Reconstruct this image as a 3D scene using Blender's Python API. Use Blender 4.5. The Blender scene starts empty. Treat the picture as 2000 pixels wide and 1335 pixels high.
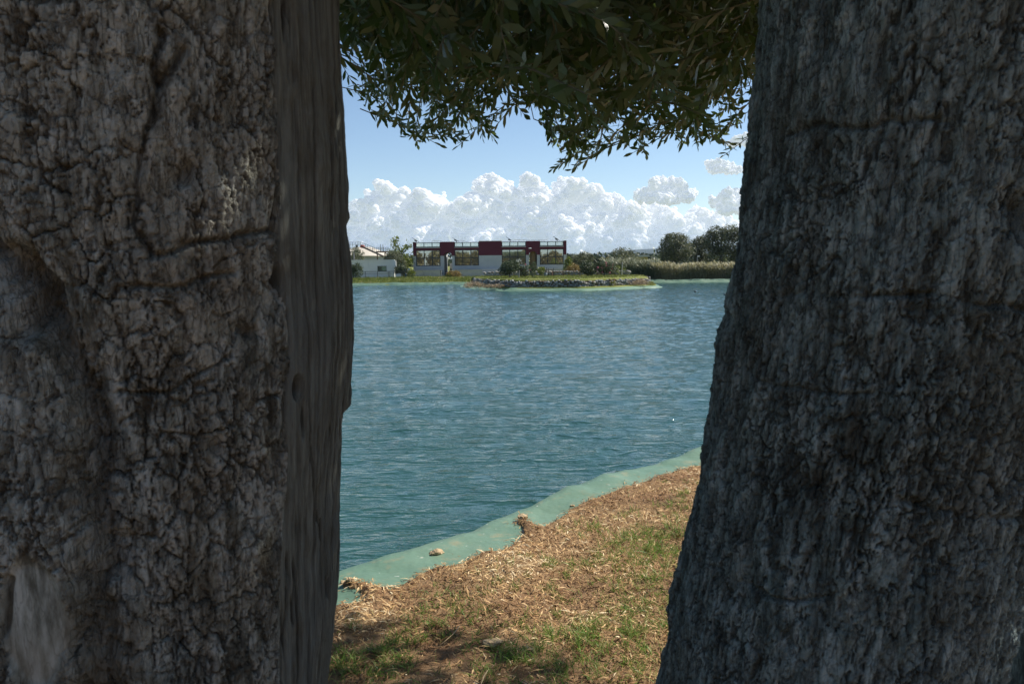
import bpy, bmesh, math, random
import numpy as np
from mathutils import Vector, Matrix, Euler
random.seed(7)
RNG = np.random.default_rng(11)
SC = bpy.context.scene
COL = SC.collection
R = math.radians

# ------------------------------------------------------------------ camera
F_PX, CX, CY = 2000 * 28 / 36, 1000.0, 667.5
EYE = np.array([0, 0, 1.6])
PITCH = math.atan(162.5 / F_PX); ROLL = R(0.6)
cam_mat = Matrix.Rotation(math.pi / 2 - PITCH, 3, 'X') @ Matrix.Rotation(-ROLL, 3, 'Z')
cd = bpy.data.cameras.new('camera'); cam = bpy.data.objects.new('camera', cd); COL.objects.link(cam)
cd.lens = 28; cd.sensor_width = 36; cd.clip_start = 0.05; cd.clip_end = 60000
cam.rotation_euler = cam_mat.to_euler(); cam.location = EYE
cd.dof.use_dof = True; cd.dof.focus_distance = 40; cd.dof.aperture_fstop = 16
SC.camera = cam
CM = np.array(cam_mat)

# ------------------------------------------------------------------ sky, sun, exposure
SUN_EL, SUN_AZ = R(46), R(66)
SUN_DIR = np.array([math.cos(SUN_EL) * math.sin(SUN_AZ), math.cos(SUN_EL) * math.cos(SUN_AZ), math.sin(SUN_EL)])
W = bpy.data.worlds.new('World'); SC.world = W; W.use_nodes = True
nt = W.node_tree; bg = nt.nodes['Background']
sky = nt.nodes.new('ShaderNodeTexSky'); sky.sky_type = 'NISHITA'; sky.sun_disc = False
sky.sun_elevation = SUN_EL; sky.sun_rotation = SUN_AZ; sky.air_density = 0.85; sky.dust_density = 0.1; sky.ozone_density = 2.0
nt.links.new(sky.outputs[0], bg.inputs[0]); bg.inputs[1].default_value = 0.08
sl = bpy.data.lights.new('sun', 'SUN'); so = bpy.data.objects.new('sun', sl); COL.objects.link(so)
sl.energy = 4.6; sl.angle = R(0.53); sl.color = (1.0, 0.94, 0.85)
so.rotation_euler = Vector(SUN_DIR).to_track_quat('Z', 'Y').to_euler(); so.location = (30, 10, 40)
SC.view_settings.view_transform = 'Standard'; SC.view_settings.look = 'None'
SC.view_settings.exposure = 0.75; SC.view_settings.gamma = 1; SC.view_settings.use_curve_mapping = False
SC.cycles.use_denoising = True
SC.cycles.max_bounces = 8; SC.cycles.diffuse_bounces = 3; SC.cycles.glossy_bounces = 3
SC.cycles.transmission_bounces = 4; SC.cycles.transparent_max_bounces = 24; SC.cycles.volume_bounces = 0
SC.cycles.caustics_reflective = False; SC.cycles.caustics_refractive = False
SC.cycles.sample_clamp_indirect = 6

# ------------------------------------------------------------------ picture <-> place
def ray(px, py):
    d = CM @ np.array([(px - CX) / F_PX, -(py - CY) / F_PX, -1.0]); return d
def P(px, py, Y):
    d = ray(px, py); return EYE + d * (Y / d[1])
def G(px, py, z):
    d = ray(px, py); return EYE + d * ((z - EYE[2]) / d[2])
def proj(p):
    q = (np.asarray(p) - EYE) @ CM
    return CX + F_PX * q[..., 0] / -q[..., 2], CY - F_PX * q[..., 1] / -q[..., 2]

# ------------------------------------------------------------------ noise
def _h(ix, iy, seed):
    with np.errstate(over='ignore'):
        h = (ix.astype(np.int64) * 374761393 + iy.astype(np.int64) * 668265263 + seed * 1274126177) & 0xffffffff
        h = ((h ^ (h >> 13)) * 1103515245) & 0xffffffff
        h = ((h ^ (h >> 15)) * 2246822519) & 0xffffffff
        h = h ^ (h >> 16)
    return (h & 0xffffff) / float(0x1000000)
def vn(x, y, seed=0):
    ix, iy = np.floor(x), np.floor(y); fx, fy = x - ix, y - iy
    fx = fx * fx * fx * (fx * (fx * 6 - 15) + 10); fy = fy * fy * fy * (fy * (fy * 6 - 15) + 10)
    a = _h(ix, iy, seed); b = _h(ix + 1, iy, seed); c = _h(ix, iy + 1, seed); d = _h(ix + 1, iy + 1, seed)
    return (a + (b - a) * fx) * (1 - fy) + (c + (d - c) * fx) * fy
def fbm(x, y, seed=0, o=4):
    s, a, t = 0, 1, 0
    for i in range(o):
        s = s + a * vn(x * 2 ** i, y * 2 ** i, seed + 17 * i); t += a; a *= .5
    return s / t - .5
def voro(x, y, seed=0, jit=.9):
    ix, iy = np.floor(x), np.floor(y)
    f1 = np.full(x.shape, 9.); f2 = f1.copy(); rnd = np.zeros(x.shape); dx1 = rnd.copy(); dy1 = rnd.copy()
    for oy in (-1, 0, 1):
        for ox in (-1, 0, 1):
            jx, jy = ix + ox, iy + oy
            cx = jx + .5 + jit * (_h(jx, jy, seed) - .5); cy = jy + .5 + jit * (_h(jx, jy, seed + 5) - .5)
            dx, dy = x - cx, y - cy; d = np.sqrt(dx * dx + dy * dy)
            m = d < f1
            f2 = np.where(m, f1, np.minimum(f2, d))
            rnd = np.where(m, _h(jx, jy, seed + 9), rnd); dx1 = np.where(m, dx, dx1); dy1 = np.where(m, dy, dy1)
            f1 = np.where(m, d, f1)
    return f1, f2, rnd, dx1, dy1
def sst(a, b, x):
    t = np.clip((x - a) / (b - a), 0, 1); return t * t * (3 - 2 * t)

# ------------------------------------------------------------------ objects
def tag(o, label=None, cat=None, group=None, kind=None):
    if label: o['label'] = label
    if cat: o['category'] = cat
    if group: o['group'] = group
    if kind: o['kind'] = kind
    return o
def empty(name, loc, label=None, cat=None, group=None):
    o = bpy.data.objects.new(name, None); COL.objects.link(o); o.location = tuple(float(v) for v in loc)
    o.empty_display_size = .3
    return tag(o, label, cat, group)
def origin(o):
    v = np.zeros(3)
    while o is not None: v += np.array(o.location); o = o.parent
    return v
def mesh_np(name, verts, faces, sizes=None, mat=None, parent=None, smooth=False, attrs=None, root=None):
    """verts (N,3) world; faces (M,k) or flat with sizes."""
    verts = np.asarray(verts, dtype=np.float64); faces = np.asarray(faces)
    if sizes is None: sizes = np.full(len(faces), faces.shape[1])
    flat = faces.reshape(-1).astype(np.int32)
    if parent is not None: org = origin(parent); loc = (0, 0, 0)
    else:
        if root is not None: org = np.array(root, float)
        else:
            lo, hi = verts.min(0), verts.max(0); org = np.array([(lo[0] + hi[0]) / 2, (lo[1] + hi[1]) / 2, lo[2]])
        loc = tuple(org)
    m = bpy.data.meshes.new(name)
    m.vertices.add(len(verts)); m.vertices.foreach_set('co', (verts - org).astype(np.float32).reshape(-1))
    m.loops.add(len(flat)); m.loops.foreach_set('vertex_index', flat)
    st = np.concatenate([[0], np.cumsum(sizes)[:-1]]).astype(np.int32)
    m.polygons.add(len(sizes)); m.polygons.foreach_set('loop_start', st)
    try: m.polygons.foreach_set('loop_total', np.asarray(sizes, dtype=np.int32))
    except Exception: pass
    m.polygons.foreach_set('use_smooth', np.full(len(sizes), bool(smooth)))
    m.update(calc_edges=True)
    for k, v in (attrs or {}).items():
        a = m.attributes.new(k, 'FLOAT', 'POINT'); a.data.foreach_set('value', np.asarray(v, dtype=np.float32).reshape(-1))
    if mat: m.materials.append(mat)
    o = bpy.data.objects.new(name, m); COL.objects.link(o); o.location = loc
    if parent is not None: o.parent = parent
    return o
class MB:
    """collects boxes, tubes, prisms; build() links them as one mesh object"""
    def __init__(s): s.v = []; s.f = []; s.n = 0
    def add(s, vs, fs):
        s.v += [tuple(float(c) for c in v) for v in vs]; s.f += [tuple(i + s.n for i in f) for f in fs]; s.n += len(vs); return s
    def box(s, x0, x1, y0, y1, z0, z1):
        return s.add([(x0, y0, z0), (x1, y0, z0), (x1, y1, z0), (x0, y1, z0), (x0, y0, z1), (x1, y0, z1), (x1, y1, z1), (x0, y1, z1)],
                     [(0, 3, 2, 1), (4, 5, 6, 7), (0, 1, 5, 4), (1, 2, 6, 5), (2, 3, 7, 6), (3, 0, 4, 7)])
    def tube(s, pts, rad, k=6):
        pts = [np.array(p, float) for p in pts]; n = len(pts)
        rads = rad if hasattr(rad, '__len__') else [rad] * n
        vs = []; ref = np.array([0.13, .21, 1.0])
        for i, p in enumerate(pts):
            t = pts[min(i + 1, n - 1)] - pts[max(i - 1, 0)]; t /= np.linalg.norm(t) + 1e-9
            r = ref if abs(t @ ref) < .95 * np.linalg.norm(ref) else np.array([1., .1, 0])
            a = np.cross(t, r); a /= np.linalg.norm(a); b = np.cross(t, a)
            for j in range(k):
                w = 2 * math.pi * j / k; vs.append(p + rads[i] * (math.cos(w) * a + math.sin(w) * b))
        fs = [(i * k + j, i * k + (j + 1) % k, (i + 1) * k + (j + 1) % k, (i + 1) * k + j) for i in range(n - 1) for j in range(k)]
        fs += [tuple(range(k))[::-1], tuple(range((n - 1) * k, n * k))]
        return s.add(vs, fs)
    def prism(s, pts, y0, y1):
        """outline of (x,z) points, counter-clockwise seen from -y, extruded y0..y1"""
        n = len(pts); vs = [(x, y0, z) for x, z in pts] + [(x, y1, z) for x, z in pts]
        return s.add(vs, [tuple(range(n)), tuple(range(2 * n - 1, n - 1, -1))] + [(i, i + n, (i + 1) % n + n, (i + 1) % n) for i in range(n)])
    def ell(s, c, r, u=10, w=7):
        vs = []; 
        for i in range(w + 1):
            t = math.pi * i / w
            for j in range(u):
                a = 2 * math.pi * j / u; vs.append((c[0] + r[0] * math.sin(t) * math.cos(a), c[1] + r[1] * math.sin(t) * math.sin(a), c[2] + r[2] * math.cos(t)))
        return s.add(vs, [(i * u + j, (i + 1) * u + j, (i + 1) * u + (j + 1) % u, i * u + (j + 1) % u) for i in range(w) for j in range(u)])
    def build(s, name, mat, parent=None, smooth=False):
        v = np.array(s.v); fl = [i for f in s.f for i in f]
        return mesh_np(name, v, np.array(fl), np.array([len(f) for f in s.f]), mat, parent, smooth)
def link_copy(src, name, parent, verts_shift=None, loc=(0, 0, 0), rot=None, scale=None):
    o = bpy.data.objects.new(name, src); COL.objects.link(o); o.parent = parent; o.location = loc
    if rot is not None: o.rotation_euler = rot
    if scale is not None: o.scale = scale
    return o

# ------------------------------------------------------------------ materials
def new_mat(name):
    m = bpy.data.materials.new(name); m.use_nodes = True; n = m.node_tree
    return m, n.nodes, n.links, n.nodes['Principled BSDF']
def nd(N, t, **k):
    n = N.new(t)
    for a, b in k.items(): setattr(n, a, b)
    return n
def coords(N, L, scale=(1, 1, 1), obj=False):
    t = nd(N, 'ShaderNodeTexCoord') if obj else nd(N, 'ShaderNodeNewGeometry')
    mp = nd(N, 'ShaderNodeMapping'); mp.inputs['Scale'].default_value = scale
    L.new(t.outputs['Object'] if obj else t.outputs['Position'], mp.inputs[0]); return mp.outputs[0]
def noise(N, L, vec, s, det=4, rough=.55, dist=0.0):
    n = nd(N, 'ShaderNodeTexNoise'); n.inputs['Scale'].default_value = s; n.inputs['Detail'].default_value = det
    n.inputs['Roughness'].default_value = rough; n.inputs['Distortion'].default_value = dist; L.new(vec, n.inputs['Vector']); return n.outputs['Fac']
def ramp(N, L, fac, stops):
    r = nd(N, 'ShaderNodeValToRGB'); e = r.color_ramp.elements
    while len(e) < len(stops): e.new(.5)
    for el, (p, c) in zip(e, stops): el.position = p; el.color = (*c, 1)
    L.new(fac, r.inputs[0]); return r.outputs[0]
def mixc(N, L, fac, a, b, mode='MIX'):
    m = nd(N, 'ShaderNodeMix', data_type='RGBA', blend_type=mode)
    for s, v in ((m.inputs[0], fac), (m.inputs[6], a), (m.inputs[7], b)):
        if hasattr(v, 'is_linked'): L.new(v, s)
        elif isinstance(v, tuple): s.default_value = (*v, 1)
        else: s.default_value = v
    return m.outputs[2]
def math_(N, L, op, a, b=None, c=None):
    m = nd(N, 'ShaderNodeMath', operation=op)
    for i, v in enumerate((a, b, c)):
        if v is None: continue
        if hasattr(v, 'is_linked'): L.new(v, m.inputs[i])
        else: m.inputs[i].default_value = v
    return m.outputs[0]
def bump(N, L, h, dist, strength=1.0, nrm=None):
    b = nd(N, 'ShaderNodeBump'); b.inputs['Distance'].default_value = dist; b.inputs['Strength'].default_value = strength
    L.new(h, b.inputs['Height'])
    if nrm is not None: L.new(nrm, b.inputs['Normal'])
    return b.outputs[0]
def attr(N, name):
    a = nd(N, 'ShaderNodeAttribute'); a.attribute_name = name; return a.outputs['Fac']
def simple(name, c1, c2=None, s=3, rough=.8, bm=0, bs=20, spec=.3, metal=0):
    m, N, L, B = new_mat(name); c2 = c2 or tuple(x * .8 for x in c1)
    v = coords(N, L)
    f = noise(N, L, v, s, 5)
    L.new(ramp(N, L, f, [(.3, c1), (.7, c2)]), B.inputs['Base Color'])
    B.inputs['Roughness'].default_value = rough; B.inputs['Specular IOR Level'].default_value = spec; B.inputs['Metallic'].default_value = metal
    if bm: L.new(bump(N, L, noise(N, L, v, bs, 4), bm), B.inputs['Normal'])
    return m
def leafy(name, stops, under=None, trans=.35, tcol=None, rough=.5, spec=.35):
    m, N, L, B = new_mat(name)
    c = ramp(N, L, attr(N, 'rnd'), stops)
    if under:
        g = nd(N, 'ShaderNodeNewGeometry'); c = mixc(N, L, g.outputs['Backfacing'], c, under)
    L.new(c, B.inputs['Base Color']); B.inputs['Roughness'].default_value = rough; B.inputs['Specular IOR Level'].default_value = spec
    if trans:
        t = nd(N, 'ShaderNodeBsdfTranslucent'); mx = nd(N, 'ShaderNodeMixShader'); mx.inputs[0].default_value = trans
        if tcol: t.inputs[0].default_value = (*tcol, 1)
        else: L.new(c, t.inputs[0])
        L.new(B.outputs[0], mx.inputs[1]); L.new(t.outputs[0], mx.inputs[2]); L.new(mx.outputs[0], N['Material Output'].inputs[0])
    return m

def bark_mat(name, base, dark, light, brown, plates=True):
    m, N, L, B = new_mat(name)
    v = coords(N, L, (1, 1, .28)); v2 = coords(N, L)
    big = noise(N, L, v2, 4, 3); mid = noise(N, L, v, 38, 6, .65); fine = noise(N, L, v, 190, 5, .7); spk = noise(N, L, v2, 90, 3, .6)
    c = ramp(N, L, mid, [(.38, dark), (.5, base), (.62, light)])
    ln1 = noise(N, L, coords(N, L, (1, 1, .2)), 75, 3, .5, .4); ln1 = math_(N, L, 'ABSOLUTE', math_(N, L, 'SUBTRACT', ln1, .5))
    lm = nd(N, 'ShaderNodeMapRange'); L.new(ln1, lm.inputs[0]); lm.inputs[1].default_value = .028; lm.inputs[2].default_value = .004
    c = mixc(N, L, math_(N, L, 'MULTIPLY', attr(N, 'plate'), .7), c, light)
    c = mixc(N, L, math_(N, L, 'MULTIPLY', lm.outputs[0], .45), c, dark)
    c = mixc(N, L, ramp(N, L, big, [(.48, (0, 0, 0)), (.66, (.42, .42, .42))]), c, brown)
    c = mixc(N, L, ramp(N, L, spk, [(.66, (0, 0, 0)), (.74, (.45, .45, .45))]), c, (.30, .29, .27))
    c = mixc(N, L, math_(N, L, 'MULTIPLY', attr(N, 'crack'), .8), c, tuple(x * .32 for x in brown))  # brown crack interiors, darkened further as recess shade put into the colour
    L.new(c, B.inputs['Base Color']); B.inputs['Roughness'].default_value = .9; B.inputs['Specular IOR Level'].default_value = .2
    h = math_(N, L, 'ADD', math_(N, L, 'MULTIPLY', mid, .6), math_(N, L, 'MULTIPLY', fine, .4)); h = math_(N, L, 'SUBTRACT', h, math_(N, L, 'MULTIPLY', lm.outputs[0], .3))
    vo = nd(N, 'ShaderNodeTexVoronoi', feature='DISTANCE_TO_EDGE'); vo.inputs['Scale'].default_value = 120
    mp = nd(N, 'ShaderNodeMapping'); mp.inputs['Scale'].default_value = (1, 1, .4); gg = nd(N, 'ShaderNodeNewGeometry'); wn = nd(N, 'ShaderNodeTexNoise'); wn.inputs['Scale'].default_value = 70; wn.inputs['Detail'].default_value = 4
    va = nd(N, 'ShaderNodeVectorMath', operation='MULTIPLY_ADD'); va.inputs[1].default_value = (.02, .02, .02); L.new(gg.outputs['Position'], wn.inputs['Vector']); L.new(wn.outputs['Color'], va.inputs[0]); L.new(gg.outputs['Position'], va.inputs[2])
    L.new(va.outputs[0], mp.inputs[0]); L.new(mp.outputs[0], vo.inputs['Vector']); ed = nd(N, 'ShaderNodeMapRange'); L.new(vo.outputs['Distance'], ed.inputs[0]); ed.inputs[2].default_value = .16
    h = math_(N, L, 'ADD', h, math_(N, L, 'MULTIPLY', ed.outputs[0], .16))
    h = math_(N, L, 'MULTIPLY', h, math_(N, L, 'SUBTRACT', 1.0, math_(N, L, 'MULTIPLY', attr(N, 'flat'), .9)))
    L.new(bump(N, L, h, .008, 1.0), B.inputs['Normal'])
    return m
M = {}
M['bark'] = bark_mat('olive_bark', (.33, .34, .285), (.13, .128, .10), (.56, .57, .50), (.27, .22, .145))
M['bark_grey'] = bark_mat('olive_bark_grey', (.19, .255, .24), (.078, .10, .096), (.40, .48, .46), (.18, .175, .13))
def deadwood():
    m, N, L, B = new_mat('weathered_dead_wood')
    v = coords(N, L, (1, 1, .06)); v2 = coords(N, L, (1, 1, .4))
    g = noise(N, L, v, 150, 6, .7); b = noise(N, L, v2, 9, 4)
    c = ramp(N, L, g, [(.3, (.10, .096, .077)), (.5, (.24, .245, .20)), (.7, (.35, .36, .305))])
    c = mixc(N, L, ramp(N, L, b, [(.4, (0, 0, 0)), (.65, (.6, .6, .6))]), c, (.21, .23, .215))
    st = noise(N, L, coords(N, L, (1, 1, .5)), 22, 5, .65); c = mixc(N, L, ramp(N, L, st, [(.5, (0, 0, 0)), (.72, (.7, .7, .7))]), c, (.13, .11, .072))
    c = mixc(N, L, math_(N, L, 'MULTIPLY', attr(N, 'crack'), .8), c, (.03, .022, .015))  # splits and knot holes darkened, recess shade put into the colour
    L.new(c, B.inputs['Base Color']); B.inputs['Roughness'].default_value = .85; B.inputs['Specular IOR Level'].default_value = .2
    L.new(bump(N, L, g, .009, 1.0), B.inputs['Normal']); return m
M['deadwood'] = deadwood()
M['twig'] = simple('twig', (.26, .25, .18), (.16, .155, .10), 30)
M['farwood'] = simple('far_trunk', (.12, .10, .085), (.07, .06, .05), 5, .9, .01, 12)
M['leaf'] = leafy('olive_leaf', [(0, (.042, .078, .032)), (.5, (.065, .11, .045)), (.85, (.095, .135, .05)), (1, (.15, .14, .05))], (.19, .24, .15), .30, (.13, .19, .035), .36, .6)
M['far_olive'] = leafy('grey_green_foliage', [(0, (.05, .06, .03)), (.5, (.10, .115, .058)), (1, (.24, .25, .15))], None, .3)
M['far_dark'] = leafy('dark_foliage', [(0, (.025, .04, .018)), (.6, (.05, .07, .03)), (1, (.10, .12, .055))], None, .2)
M['far_bright'] = leafy('yellow_green_foliage', [(0, (.06, .09, .015)), (.5, (.13, .17, .03)), (1, (.26, .27, .05))], None, .4)
M['oleander'] = leafy('oleander_foliage', [(0, (.03, .05, .02)), (.6, (.06, .085, .035)), (1, (.16, .19, .10))], None, .25)
M['pink'] = leafy('pink_blossom', [(0, (.55, .10, .20)), (1, (.75, .28, .36))], None, .3)
M['grove'] = leafy('grove_foliage', [(0, (.09, .07, .025)), (.5, (.20, .16, .06)), (1, (.32, .27, .12))], None, .2)
M['dry'] = leafy('dry_scrub', [(0, (.20, .14, .08)), (.5, (.34, .25, .15)), (1, (.46, .36, .23))], None, .3)
M['yellow'] = leafy('yellow_green_scrub', [(0, (.10, .12, .02)), (.5, (.20, .20, .035)), (1, (.33, .30, .07))], None, .35)
M['rust'] = leafy('rusty_brush', [(0, (.12, .08, .03)), (.5, (.22, .15, .04)), (1, (.30, .22, .07))], None, .35)
M['reed'] = leafy('reed', [(0, (.09, .085, .035)), (.45, (.20, .19, .09)), (.8, (.34, .31, .17)), (1, (.5, .46, .32))], None, .4)
M['fargrass'] = leafy('bank_grass', [(0, (.08, .11, .02)), (.5, (.17, .20, .04)), (.85, (.26, .27, .08)), (1, (.42, .34, .18))], None, .3)
M['grass'] = leafy('grass_blade', [(0, (.07, .16, .02)), (.45, (.16, .28, .045)), (.75, (.30, .36, .10)), (1, (.50, .42, .20))], None, .4, None, .5)
M['litter'] = leafy('dry_leaf_litter', [(0, (.12, .06, .026)), (.3, (.31, .17, .072)), (.6, (.52, .335, .15)), (.85, (.70, .50, .26)), (1, (.84, .69, .44))], None, .12, None, .65, .25)
def soil():
    m, N, L, B = new_mat('soil_and_turf')
    v = coords(N, L)
    n1 = noise(N, L, v, 2.2, 5); n2 = noise(N, L, v, 60, 6, .7); n3 = noise(N, L, v, .25, 4)
    near = mixc(N, L, n2, (.15, .092, .046), (.42, .28, .155))
    near = mixc(N, L, ramp(N, L, n1, [(.45, (0, 0, 0)), (.7, (.6, .6, .6))]), near, (.27, .145, .08))
    far = ramp(N, L, n3, [(.35, (.12, .145, .035)), (.6, (.20, .21, .065)), (.75, (.30, .25, .13))])
    s = nd(N, 'ShaderNodeSeparateXYZ'); g = nd(N, 'ShaderNodeNewGeometry'); L.new(g.outputs['Position'], s.inputs[0])
    f = nd(N, 'ShaderNodeMapRange'); L.new(s.outputs[1], f.inputs[0]); f.inputs[1].default_value = 15; f.inputs[2].default_value = 40
    L.new(mixc(N, L, f.outputs[0], near, far), B.inputs['Base Color']); B.inputs['Roughness'].default_value = .95; B.inputs['Specular IOR Level'].default_value = .1
    L.new(bump(N, L, n2, .02), B.inputs['Normal']); return m
M['soil'] = soil()
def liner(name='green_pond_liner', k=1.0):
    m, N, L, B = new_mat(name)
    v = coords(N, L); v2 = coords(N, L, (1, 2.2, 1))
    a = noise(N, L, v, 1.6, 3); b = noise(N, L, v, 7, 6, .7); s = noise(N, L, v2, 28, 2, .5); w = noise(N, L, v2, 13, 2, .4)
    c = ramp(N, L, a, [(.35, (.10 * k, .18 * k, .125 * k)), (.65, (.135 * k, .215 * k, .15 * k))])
    c = mixc(N, L, ramp(N, L, b, [(.54, (0, 0, 0)), (.76, (.6, .6, .6))]), c, (.33, .25, .13))
    c = mixc(N, L, ramp(N, L, s, [(.735, (0, 0, 0)), (.76, (.9, .9, .9))]), c, (.62, .62, .56))
    c = mixc(N, L, ramp(N, L, w, [(.77, (0, 0, 0)), (.79, (.8, .8, .8))]), c, (.55, .52, .42))
    L.new(c, B.inputs['Base Color']); B.inputs['Roughness'].default_value = .5; B.inputs['Specular IOR Level'].default_value = .25
    L.new(bump(N, L, noise(N, L, v, 5, 3), .02), B.inputs['Normal']); return m
M['liner'] = liner(); M['liner_lit_tone'] = liner('lit_tone_liner', 1.1)  # island copy has grazing light put into a lighter base colour
def water():
    m, N, L, B = new_mat('pond_water')
    B.inputs['Base Color'].default_value = (.021, .067, .060, 1); B.inputs['Roughness'].default_value = .06; B.inputs['IOR'].default_value = 1.333
    def wv(rot, sx, sy, s, det=3, rough=.5, dist=0.0):
        g = nd(N, 'ShaderNodeNewGeometry'); mp = nd(N, 'ShaderNodeMapping'); mp.inputs['Rotation'].default_value = (0, 0, R(rot)); mp.inputs['Scale'].default_value = (sx, sy, 1)
        L.new(g.outputs['Position'], mp.inputs[0]); return noise(N, L, mp.outputs[0], s, det, rough, dist)
    def ridge(x, p=2.0):
        return math_(N, L, 'POWER', math_(N, L, 'SUBTRACT', 1.0, math_(N, L, 'ABSOLUTE', math_(N, L, 'MULTIPLY_ADD', x, 4.0, -2.0))), p)
    swell = wv(12, .7, 1, 1.0, 2, .5, .5); rip = wv(-14, .72, 1.0, 5.2, 3, .5, .9); rip2 = wv(24, .7, 1.0, 12, 3, .55, .8)
    cr1 = wv(-38, .10, 1, 1.7, 3, .5, .3); cr2 = wv(30, .16, 1, 2.2, 3, .5, .3)
    patch = wv(0, .35, 1, .30, 6, .75)
    chop = wv(4, .5, 1, .45, 4, .6, .3)
    h = math_(N, L, 'ADD', math_(N, L, 'MULTIPLY', swell, .05), math_(N, L, 'MULTIPLY', chop, .05))
    for x, k in ((rip, .048), (rip2, .017)):
        h = math_(N, L, 'ADD', h, math_(N, L, 'MULTIPLY', x, k))
    for x, k in ((cr1, .006), (cr2, .004)):
        r_ = nd(N, 'ShaderNodeMath', operation='SUBTRACT'); r_.inputs[0].default_value = 1
        a = math_(N, L, 'ABSOLUTE', math_(N, L, 'MULTIPLY_ADD', x, 9.0, -4.5)); a = math_(N, L, 'MINIMUM', a, 1.0)
        L.new(a, r_.inputs[1]); h = math_(N, L, 'ADD', h, math_(N, L, 'MULTIPLY', math_(N, L, 'POWER', r_.outputs[0], 3.0), k))
    h = math_(N, L, 'MULTIPLY', h, math_(N, L, 'MULTIPLY_ADD', patch, 3.2, -.75))
    L.new(bump(N, L, h, 1.0), B.inputs['Normal']); return m
M['water'] = water()
M['maroon'] = simple('maroon_render', (.115, .020, .034), (.10, .017, .029), .8, .75)
M['concrete'] = simple('grey_concrete', (.50, .51, .50), (.43, .44, .44), 1.2, .85, .01, 6)
M['concrete_light'] = simple('pale_concrete', (.46, .45, .43), (.38, .375, .36), 1.5, .85)
M['brownwall'] = simple('brown_passage_render', (.30, .20, .10), (.22, .15, .08), 1.5, .9)
M['metal_dark'] = simple('dark_window_frame', (.03, .035, .04), None, 5, .5, spec=.4)
M['metal_grey'] = simple('grey_metal', (.25, .25, .25), (.18, .18, .18), 5, .5, metal=.3)
M['white'] = simple('white_panel', (.68, .69, .68), (.62, .63, .62), 1.0, .6)
M['roofing'] = simple('pale_roof', (.55, .50, .42), (.45, .41, .34), 1.5, .8)
M['yellowtrim'] = simple('yellow_edge', (.65, .48, .10), None, 4, .7)
M['stairs'] = simple('dark_steel', (.06, .055, .05), None, 5, .7)
M['blue'] = simple('blue_paint', (.04, .22, .55), None, 4, .5)
M['red'] = simple('red_paint', (.45, .08, .04), None, 4, .5)
M['black'] = simple('black_plastic', (.012, .012, .014), None, 4, .5)
M['stone'] = leafy('wall_stone', [(0, (.17, .12, .075)), (.25, (.22, .21, .19)), (.7, (.30, .30, .29)), (1, (.38, .35, .29))], None, 0, None, .95, .1)
M['mortar'] = simple('wall_core', (.10, .075, .05), (.15, .11, .07), 5, .95)
M['rock'] = simple('sandy_rock', (.55, .42, .26), (.36, .26, .15), 25, .95, .01, 60)
M['wood'] = simple('weathered_wood', (.20, .12, .08), (.13, .08, .055), 8, .8)
M['hill'] = simple('distant_wooded_hill', (.03, .042, .035), (.045, .055, .04), .01, 1.0)
def glass(name, tint, rf, rough=.02):
    m, N, L, B = new_mat(name)
    B.inputs['Base Color'].default_value = (*tint, 1); B.inputs['Roughness'].default_value = .5
    gl = nd(N, 'ShaderNodeBsdfGlossy'); gl.inputs['Roughness'].default_value = rough; gl.inputs[0].default_value = (.78, .86, .88, 1)
    mx = nd(N, 'ShaderNodeMixShader'); mx.inputs[0].default_value = rf
    L.new(B.outputs[0], mx.inputs[1]); L.new(gl.outputs[0], mx.inputs[2]); L.new(mx.outputs[0], N['Material Output'].inputs[0]); return m
M['glass'] = glass('mirror_tinted_glass', (.17, .125, .05), .5)
def clearglass():
    m, N, L, B = new_mat('clear_glass')
    t = nd(N, 'ShaderNodeBsdfTransparent'); t.inputs[0].default_value = (.80, .86, .86, 1)
    gl = nd(N, 'ShaderNodeBsdfGlossy'); gl.inputs['Roughness'].default_value = .03
    mx = nd(N, 'ShaderNodeMixShader'); mx.inputs[0].default_value = .4
    L.new(t.outputs[0], mx.inputs[1]); L.new(gl.outputs[0], mx.inputs[2]); L.new(mx.outputs[0], N['Material Output'].inputs[0]); return m
M['clear'] = clearglass()
def cloudmat():
    m, N, L, B = new_mat('cloud')
    v = coords(N, L, (.001, .001, .001))
    d = nd(N, 'ShaderNodeBsdfDiffuse'); d.inputs[0].default_value = (.86, .86, .87, 1)
    t = nd(N, 'ShaderNodeBsdfTranslucent'); t.inputs[0].default_value = (.96, .96, .96, 1)
    n1 = noise(N, L, v, 14, 6, .55)
    nb = bump(N, L, n1, 60.0, .22); L.new(nb, d.inputs['Normal'])
    mx = nd(N, 'ShaderNodeMixShader'); mx.inputs[0].default_value = .4
    L.new(d.outputs[0], mx.inputs[1]); L.new(t.outputs[0], mx.inputs[2])
    tr = nd(N, 'ShaderNodeBsdfTransparent'); lw = nd(N, 'ShaderNodeLayerWeight'); lw.inputs[0].default_value = .5
    a = math_(N, L, 'ADD', lw.outputs['Facing'], math_(N, L, 'MULTIPLY_ADD', n1, .6, -.3))
    mr = nd(N, 'ShaderNodeMapRange'); L.new(a, mr.inputs[0]); mr.inputs[1].default_value = .42; mr.inputs[2].default_value = .95
    m2 = nd(N, 'ShaderNodeMixShader'); L.new(mr.outputs[0], m2.inputs[0]); L.new(mx.outputs[0], m2.inputs[1]); L.new(tr.outputs[0], m2.inputs[2])
    em = nd(N, 'ShaderNodeEmission'); em.inputs[0].default_value = (.82, .92, 1, 1); em.inputs[1].default_value = .10  # even glow added to fill the shaded sides of the clouds
    ad = nd(N, 'ShaderNodeAddShader'); L.new(mx.outputs[0], ad.inputs[0]); L.new(em.outputs[0], ad.inputs[1]); L.new(ad.outputs[0], m2.inputs[1])
    L.new(m2.outputs[0], N['Material Output'].inputs[0]); return m
M['cloud'] = cloudmat()

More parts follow.
